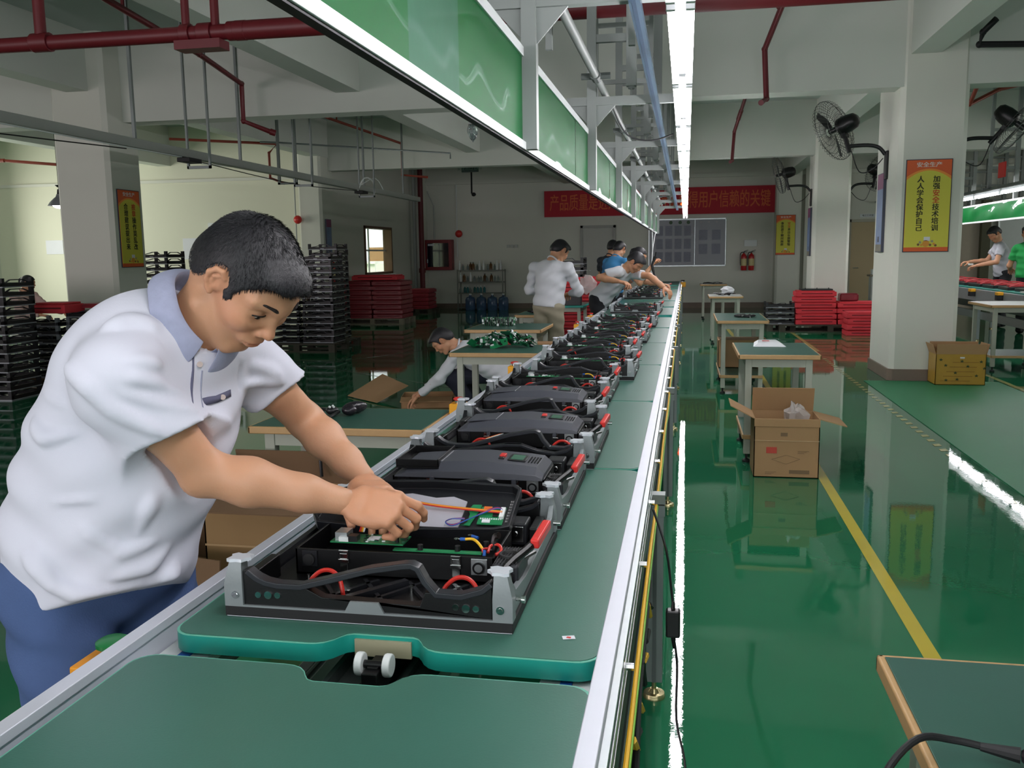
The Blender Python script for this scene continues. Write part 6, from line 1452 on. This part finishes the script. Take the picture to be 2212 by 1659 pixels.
sm_ = [(-1.006, 1.371, 1.29), (-1.007, 1.394, 1.309), (-1.0, 1.43, 1.327), (-0.977, 1.451, 1.331), (-0.943, 1.468, 1.321), (-0.92, 1.478, 1.293)]
for a, b_ in zip(sm_, sm_[1:]): S_.rc(a, b_, .004, .004, .006, 'sub')
sm_ = [(-0.866, 1.622, 1.261), (-0.868, 1.651, 1.239), (-0.879, 1.667, 1.19)]
for a, b_ in zip(sm_, sm_[1:]): S_.rc(a, b_, .003, .003, .006, 'sub')
# soft drape noise
def drape(x, y, z):
    a = (x*.9+y*.3); return .0035*np.sin(34*z+16*a+3*np.sin(9*a+6*z))+.0025*np.sin(52*z-30*y+2*np.sin(14*x))
S_.field(drape)
S_.half((-1.22,1.60,.735), (.33,-.30,-1.0), .004)
S_.rc(at(-.25), at(.12), .14, .135, 0, 'sub', flat=(tr_f, .86))
S_.rc(cuR+dR*.0, cuR+dR*.16, .056, .080, 0, 'sub'); S_.rc(cuL-dL*.02, cuL+dL*.16, .050, .062, 0, 'sub')
nk = nrm(HO-NB); S_.rc(NB-nk*.01, NB+nk*.16, .066, .084, .004, 'sub')
P, Q = S_.surf(); np_mesh('shirt', [(P,Q,0)], [SHIRT], man)
# jeans
S_ = Sculpt((-1.50,1.25,.03), (-.93,2.0,.98), .0085)
S_.el(PEL+V3(.01,0,.03), (.130,.165,.14), TR, .05)
for a, b_, c_ in ((HPR,KR,AR),(HPL,KL,AL)): S_.rc(a+V3(0,0,.02), b_, .108, .085, .035); S_.rc(b_, c_, .083, .066, .03, cut=[(c_+V3(0,0,.0), (0,0,-1))])
S_.field(lambda x,y,z: .004*np.sin(60*z+25*x+3*np.sin(20*y))*np.clip(1.2-abs(z-.55)*2,0,1)+.003*np.sin(38*z-30*y))
S_.half((0,0,.90), (0,0,1)); P, Q = S_.surf(); np_mesh('jeans', [(P,Q,0)], [DENIM], man)
for a in (AR, AL): 
    S_ = Sculpt(a-V3(.12,.10,.12), a+V3(.24,.12,.06), .006); S_.rc(a+V3(-.03,0,-.035), a+V3(.13,-.02,-.05), .042, .036, .03); S_.rc(a+V3(0,0,-.03), a+V3(0,0,.01), .04, .036, .02); S_.half((0,0,.003), (0,0,-1)); P, Q = S_.surf(); np_mesh('shoe', [(P,Q,0)], [DARK], man)
# collar: standing band open at the back, falling to the points in front
def collar():
    n = 26; vs = []; fs = []; nk = nrm(HO-NB); ax_f = nrm(F2-nk*(F2@nk)); ax_l = np.cross(nk, ax_f)
    c0 = NB+nk*.018-ax_f*.004
    rows = 5
    for i in range(n+1):
        a = rad(-168)+rad(336)*i/n   # 0 = back
        cb = cos(a)
        r0_, r1_ = .072, .078+.010*max(0,cb)
        drop = .012*max(0,-cb)**1.2
        base = c0-ax_f*cos(a)*r0_*1.06+ax_l*sin(a)*r0_-nk*drop*.6
        top = c0+nk*(.050-drop*1.5)-ax_f*cos(a)*(r1_+.004)+ax_l*sin(a)*r1_
        dirr = nrm(-ax_f*cos(a)+ax_l*sin(a)*.9)
        fall = .050+.014*max(0,-cb)
        out = top+dirr*.030-nk*fall
        for p in (base-nk*.015, base+(top-base)*.55, top, top+(out-top)*.45+dirr*.005+nk*.004, out): vs.append(tuple(p))
    for i in range(n):
        for j in range(rows-1): fs.append((i*rows+j, (i+1)*rows+j, (i+1)*rows+j+1, i*rows+j+1))
    o = MB().add(vs, fs).build('collar', COLLAR, man, ang=80); md = o.modifiers.new('s','SOLIDIFY'); md.thickness = .003; md.offset = 0; sb = o.modifiers.new('d','SUBSURF'); sb.levels = 1; sb.render_levels = 2
collar()
NAVY = mat('slate_stripe', (92,92,116), .8, var=.1)
o = MB().tube([(-0.9, 1.533, 1.292), (-0.901, 1.529, 1.245), (-0.891, 1.502, 1.205), (-0.876, 1.48, 1.179)], .0026, 6, sm=4).build('placket_stripe', NAVY, man)
o = MB().tube([(-0.893, 1.548, 1.242), (-0.893, 1.538, 1.2), (-0.877, 1.514, 1.178)], .0018, 6, sm=4).build('placket_stripe', mat('pale_grey_stripe', (150,152,172), .8), man)
pk = [(-0.888, 1.54, 1.184), (-0.89, 1.592, 1.181), (-0.882, 1.633, 1.187)]
b = MB(); vs = []
for p in pk: vs += [(p[0]-.001,p[1]-.004,p[2]+.007),(p[0]-.001,p[1]-.004,p[2]-.007)]
b.add(vs, [(2*i,2*i+1,2*i+3,2*i+2) for i in range(len(pk)-1)]); o = b.build('pocket_welt', NAVY, man); md = o.modifiers.new('s','SOLIDIFY'); md.thickness = .006; md.offset = 0
for p in ((-0.895, 1.543, 1.254), (-0.897, 1.54, 1.283), (-0.887, 1.606, 1.182)): MB().cyl(p, (p[0]+.004,p[1]-.005,p[2]+.001), .0055, n=14).build('button', mat('pearl_button', (200,182,176), .25, coat=.6), man)
# ------------------------------------------------------------------ the other people in the hall
SK2 = SK1
def figure(label, F, pel, neck, head, face, RS, LS, RE, LE, RW, LW, KR, KL, AR, AL, top, bottom, sleeve='short', hair=SHORT, shoe=None, s=1., h=.011, hs=1., bits=False, pony=False, hem=-.10, curl=(.4,.5,.6,.6), wd=1., puff=.006, up_=(0,0,1), seated=False):
    t = thing('person', label, 'person', (0,0,0))
    pel, neck, head, RS, LS, RE, LE, RW, LW, KR, KL, AR, AL = [V3(*p) for p in (pel, neck, head, RS, LS, RE, LE, RW, LW, KR, KL, AR, AL)]
    allp = np.stack([pel, neck, head, RS, LS, RE, LE, RW, LW, KR, KL, AR, AL]); lo, hi = allp.min(0)-.25, allp.max(0)+.25; lo[2] = max(lo[2], -.03)
    u_ = nrm(neck-pel); f_ = nrm(np.array(F, float)-u_*(np.array(F, float)@u_)); l_ = np.cross(u_, f_); T = np.stack([f_, l_, u_]); a_ = lambda q, f=0, l=0: pel+(neck-pel)*q+f_*f+l_*l
    hl = l_*.085*s
    S_ = Sculpt(lo, hi, h)
    S_.el(a_(.62), (.095*s*wd,.135*s*wd,.20*s), T, .05); S_.el(a_(.25), (.09*s*wd,.125*s*wd,.18*s), T, .05); S_.el(pel, (.10*s,.135*s,.11*s), T, .05); S_.rc(a_(.85), neck, .07*s, .055*s, .04); S_.rc(neck, head-(0,0,.03), .055*s, .052*s, .03)
    S_.rc(a_(.90), RS, .05*s, .048*s, .04); S_.rc(a_(.90), LS, .05*s, .048*s, .04)
    arm(S_, RS, RE, RW, .044*s, .038*s, .040*s, .026*s); arm(S_, LS, LE, LW, .044*s, .038*s, .040*s, .026*s)
    for a, b_, c_ in ((pel-hl,KR,AR),(pel+hl,KL,AL)): S_.rc(a, b_, .08*s, .055*s, .03); S_.rc(b_, c_, .052*s, .036*s, .02)
    parts = [S_.surf()+(0,)]; cols = [np.ones((len(parts[0][0]),4))]
    hR = frame_from(face, up_); 
    if len(np.shape(face)) and abs(np.dot(nrm(face), up_)) > .05:
        f0 = nrm(face); l0 = nrm(np.cross(up_, f0)); hR = np.stack([f0, l0, np.cross(f0, l0)])
    P, Q, PL = head_skin(head, hR, hs*s, .005, neck); parts.append((P,Q,0)); cols.append(face_tone(PL))
    for W_, E_, sg in ((RW,RE,1),(LW,LE,-1)):
        fd = nrm(W_-E_); bk = nrm(V3(0,0,1)-fd*fd[2]+f_*.2); p = hand_skin(W_+fd*.01, hframe(fd, bk, sg), s, .0055, curl, .05, .3); parts.append((p[0],p[1],0)); cols.append(np.tile((1.,.95,.93,1.),(len(p[0]),1)))
    cc = np.concatenate(cols); np_mesh('body', parts, [SK2], t, col=lambda A: cc)
    if bits: head_bits(head, hR, hs*s, t)
    hair_mesh(head, hR, hs*s, .005, t, HAIR, hair, puff, 1, 0, pony)
    # top
    S_ = Sculpt(lo-.03, hi+.03, h*.85)
    S_.el(a_(.66), (.118*s*wd,.165*s*wd,.19*s), T, .05); S_.el(a_(.33), (.118*s*wd,.155*s*wd,.21*s), T, .06); S_.el(a_(.02), (.13*s*wd,.165*s*wd,.15*s), T, .06)
    S_.rc(a_(.90), RS, .064*s, .060*s, .05); S_.rc(a_(.90), LS, .064*s, .060*s, .05)
    for A, E_, W_ in ((RS,RE,RW),(LS,LE,LW)):
        d = nrm(E_-A)
        if sleeve == 'short': c_ = A+(E_-A)*.62; S_.rc(A, c_+d*.06, .062*s, .068*s, .03, cut=[(c_, d)])
        else: d2 = nrm(W_-E_); S_.rc(A, E_, .060*s, .052*s, .03); c_ = E_+(W_-E_)*.90; S_.rc(E_, c_+d2*.04, .052*s, .040*s, .03, cut=[(c_, d2)])
    S_.field(lambda x,y,z: .004*np.sin(40*z+18*x+2*np.sin(12*y))+.003*np.sin(63*z-33*(x+y)+np.sin(20*x)))
    hp = a_(hem); S_.half(hp, -u_, .005)
    S_.rc(neck+nrm(head-neck)*.01, neck+nrm(head-neck)*.12, .058*s, .07*s, .004, 'sub')
    P, Q = S_.surf(); np_mesh('shirt', [(P,Q,0)], [top], t)
    nv = nrm(head-neck); c0 = neck+nv*.012; ring = []
    la = nrm(np.cross(nv, f_)); fa = np.cross(la, nv)
    MB().tube([tuple(c0+fa*cos(x)*.066*s+la*sin(x)*.064*s-nv*(.012*cos(x))) for x in [2*pi*i/16 for i in range(17)]], .010*s, 6).build('collar', top, t, ang=80)
    S_ = Sculpt(lo-.03, hi+.03, h)
    S_.el(pel+u_*.02, (.118*s*wd,.155*s*wd,.13*s), T, .05)
    for a, b_, c_ in ((pel-hl,KR,AR),(pel+hl,KL,AL)): S_.rc(a, b_, .095*s, .075*s, .03); S_.rc(b_, c_-V3(0,0,.02), .073*s, .060*s, .03)
    S_.field(lambda x,y,z: .004*np.sin(50*z+20*x+2*np.sin(15*y)))
    if not seated: S_.half(a_(.22), u_)
    P, Q = S_.surf(); np_mesh('trousers', [(P,Q,0)], [bottom], t)
    fx = nrm((f_[0], f_[1], 0))
    for a in (AR, AL):
        S_ = Sculpt(a-.16, a+.20, .009); S_.rc(a-fx*.04-(0,0,.035), a+fx*.13-(0,0,.05), .042, .036, .03); S_.rc(a-(0,0,.03), a+(0,0,.01), .042, .038, .02); S_.half((0,0,max(.003, a[2]-.085)), (0,0,-1)); P, Q = S_.surf(); np_mesh('shoe', [(P,Q,0)], [shoe or DARK], t)
    return t
WHT = fabric('white_shirt_cloth', (206,208,214)); KHA = fabric('khaki_cloth', (160,152,132)); BLK = fabric('black_cloth', (26,27,32)); NVY = fabric('navy_cloth', (26,30,44)); BLU = fabric('sky_blue_cloth', (70,142,196)); GRYT = fabric('grey_tshirt_cloth', (176,178,186)); GRN = fabric('green_shirt_cloth', (26,136,66)); PNK = fabric('pale_pink_cloth', (196,168,164)); SLT = fabric('slate_cloth', (46,50,60))
# 1 standing man seen from behind
figure('man in a white shirt and khaki trousers standing with his back to the viewer', (.35,.94,0), (-1.44,9.6,.90), (-1.40,9.63,1.37), (-1.335,9.70,1.475), (.62,.55,-.56), (-1.22,9.55,1.30), (-1.60,9.70,1.31), (-1.13,9.72,1.05), (-1.68,9.80,1.06), (-1.24,9.95,1.02), (-1.50,10.0,1.02), (-1.36,9.66,.48), (-1.53,9.72,.48), (-1.36,9.6,.09), (-1.54,9.66,.09), WHT, KHA, 'long', hem=-.02, s=1.0, wd=1.08)
# 2 squatting man
sq = figure('man in a white long sleeved shirt squatting beside the carton on the floor', (-1,-.10,0), (-1.60,8.20,.34), (-2.06,8.12,.61), (-2.20,8.08,.665), (-.62,-.18,-.72), (-2.04,7.93,.55), (-1.99,8.31,.57), (-2.20,7.93,.34), (-2.17,8.34,.36), (-2.42,7.98,.17), (-2.46,8.24,.18), (-2.12,8.02,.33), (-2.08,8.34,.36), (-1.93,8.03,.09), (-1.92,8.32,.09), WHT, NVY, 'long', hem=-.20, seated=True, wd=1.15)
MB().lathe([(.032,-.006),(.036,0),(.032,.006)], (-2.395,7.975,.19), 16, 0, Matrix.Rotation(rad(-60),3,'Y')).build('red_bracelet', RED, sq)
# 3 bending man in the polo
figure('man in a white polo shirt bending over the far end of the conveyor', (.92,-.25,.0), (-1.02,10.9,.90), (-.72,10.8,1.25), (-.585,10.74,1.34), (.55,-.30,-.78), (-.77,10.62,1.24), (-.63,10.97,1.20), (-.99,10.60,1.17), (-.42,10.80,1.18), (-.76,10.50,1.13), (-.24,10.60,1.05), (-1.0,10.78,.48), (-1.02,11.02,.48), (-1.05,10.78,.09), (-1.08,11.02,.09), WHT, BLK, 'short', hem=-.12)
# 4, 5 blue shirt man and the head beside him
figure('man in a sky blue shirt at the left of the conveyor beyond the bending man', (.5,.85,0), (-1.08,13.6,.92), (-1.02,13.62,1.38), (-.98,13.68,1.50), (.5,.80,-.45), (-.87,13.5,1.31), (-1.17,13.75,1.31), (-.80,13.72,1.06), (-1.2,13.9,1.06), (-.86,13.9,1.0), (-1.0,14.0,1.0), (-1.02,13.6,.48), (-1.2,13.7,.48), (-1.02,13.6,.09), (-1.2,13.7,.09), BLU, BLK, 'short', wd=1.1)
figure('dark haired person mostly hidden behind the man in blue', (.5,.85,0), (-1.28,15.2,.92), (-1.24,15.22,1.40), (-1.20,15.26,1.54), (.5,.84,-.2), (-1.05,15.1,1.33), (-1.40,15.3,1.33), (-1.0,15.3,1.08), (-1.42,15.45,1.08), (-1.04,15.5,1.0), (-1.25,15.55,1.0), (-1.2,15.2,.48), (-1.38,15.3,.48), (-1.2,15.2,.09), (-1.38,15.3,.09), SLT, BLK, 'short')
# 6 woman with the driver
wm = figure('woman with a ponytail holding a black tool beside the conveyor', (.95,-.10,0), (-1.02,12.5,.92), (-.74,12.48,1.28), (-.63,12.46,1.40), (.86,-.22,-.36), (-.76,12.32,1.23), (-.72,12.66,1.24), (-.60,12.20,1.05), (-.55,12.75,1.05), (-.46,12.22,1.26), (-.32,12.6,1.02), (-1.0,12.4,.48), (-1.02,12.6,.48), (-1.05,12.4,.09), (-1.06,12.6,.09), fabric('pale_blue_grey_cloth', (150,162,178)), BLK, 'short', hair=LONG, pony=True, puff=.010, s=.96, wd=.92)
t = thing('electric_screwdriver', 'black electric screwdriver held up by the woman with a ponytail', 'tool', (-.44,12.2,1.26)); MB().tube([(.04,0,.14),(.0,0,.02),(.05,0,-.18)], [.022,.016], 10).build('tool_body', CHIP, t); MB().cyl((.04,0,.14),(.05,0,.20),.008,n=8).build('bit_holder', CHIP, t); MB().tube([(.05,0,-.18),(.06,0,-.28),(.1,.0,-.42)], .005, 6, sm=3).build('cord', CHIP, t)
# 7 seated woman, far left
figure('woman in a pale pink top sitting far behind the red foam at the left', (.9,.35,0), (-9.85,12.0,.46), (-9.78,12.0,.98), (-9.70,12.03,1.12), (.95,.25,-.15), (-9.80,11.84,.93), (-9.74,12.18,.93), (-9.70,11.82,.70), (-9.50,12.2,.74), (-9.42,11.9,.66), (-9.26,12.2,.68), (-9.42,11.9,.47), (-9.42,12.1,.47), (-9.42,11.9,.09), (-9.42,12.1,.09), PNK, SLT, 'long', hair=LONG, puff=.008, s=.95, wd=.9, pony=True, seated=True)
t = thing('stool', 'grey stool under the seated woman', 'stool', (-9.86,12.0,0)); MB().cyl((0,0,.33),(0,0,.36),.16,n=20).build('seat', GREYW, t, .004)
for a in range(4): MB().cyl((.10*cos(a*pi/2),.10*sin(a*pi/2),.34),(.15*cos(a*pi/2),.15*sin(a*pi/2),0),.012,n=8).build('leg', ALUD, t)
# 8, 9 right hand line
figure('man in a grey T shirt looking down at the second conveyor', (-.95,-.30,0), (5.72,18.1,1.0), (5.62,18.08,1.55), (5.53,18.04,1.70), (-.66,-.32,-.62), (5.66,18.28,1.48), (5.60,17.88,1.48), (5.52,18.36,1.22), (5.50,17.76,1.20), (5.20,18.30,1.20), (5.22,17.9,1.14), (5.70,18.2,.52), (5.70,18.0,.52), (5.72,18.2,.09), (5.72,18.0,.09), GRYT, BLK, 'short', s=1.1, hs=1.04, bits=False)
t = thing('component', 'small white part held by the man in the grey T shirt', 'part', (5.12,17.95,1.14)); MB().obox((0,0,.02),(.08,.05,.03),az=.4).build('body', WHITE, t, .004)
figure('person in a green T shirt seen from behind at the right photo edge', (.2,.98,0), (5.70,16.7,1.0), (5.70,16.7,1.53), (5.66,16.75,1.68), (-.3,.93,-.15), (5.90,16.6,1.44), (5.50,16.76,1.44), (5.98,16.7,1.15), (5.44,16.9,1.15), (5.9,16.95,1.1), (5.52,17.1,1.1), (5.8,16.7,.52), (5.6,16.7,.52), (5.8,16.7,.09), (5.6,16.7,.09), GRN, BLK, 'short', s=1.12, wd=1.2)
tx = text_mesh('••••', .05, WHITE, 'chest_print', None); bpy.data.objects.remove(tx)
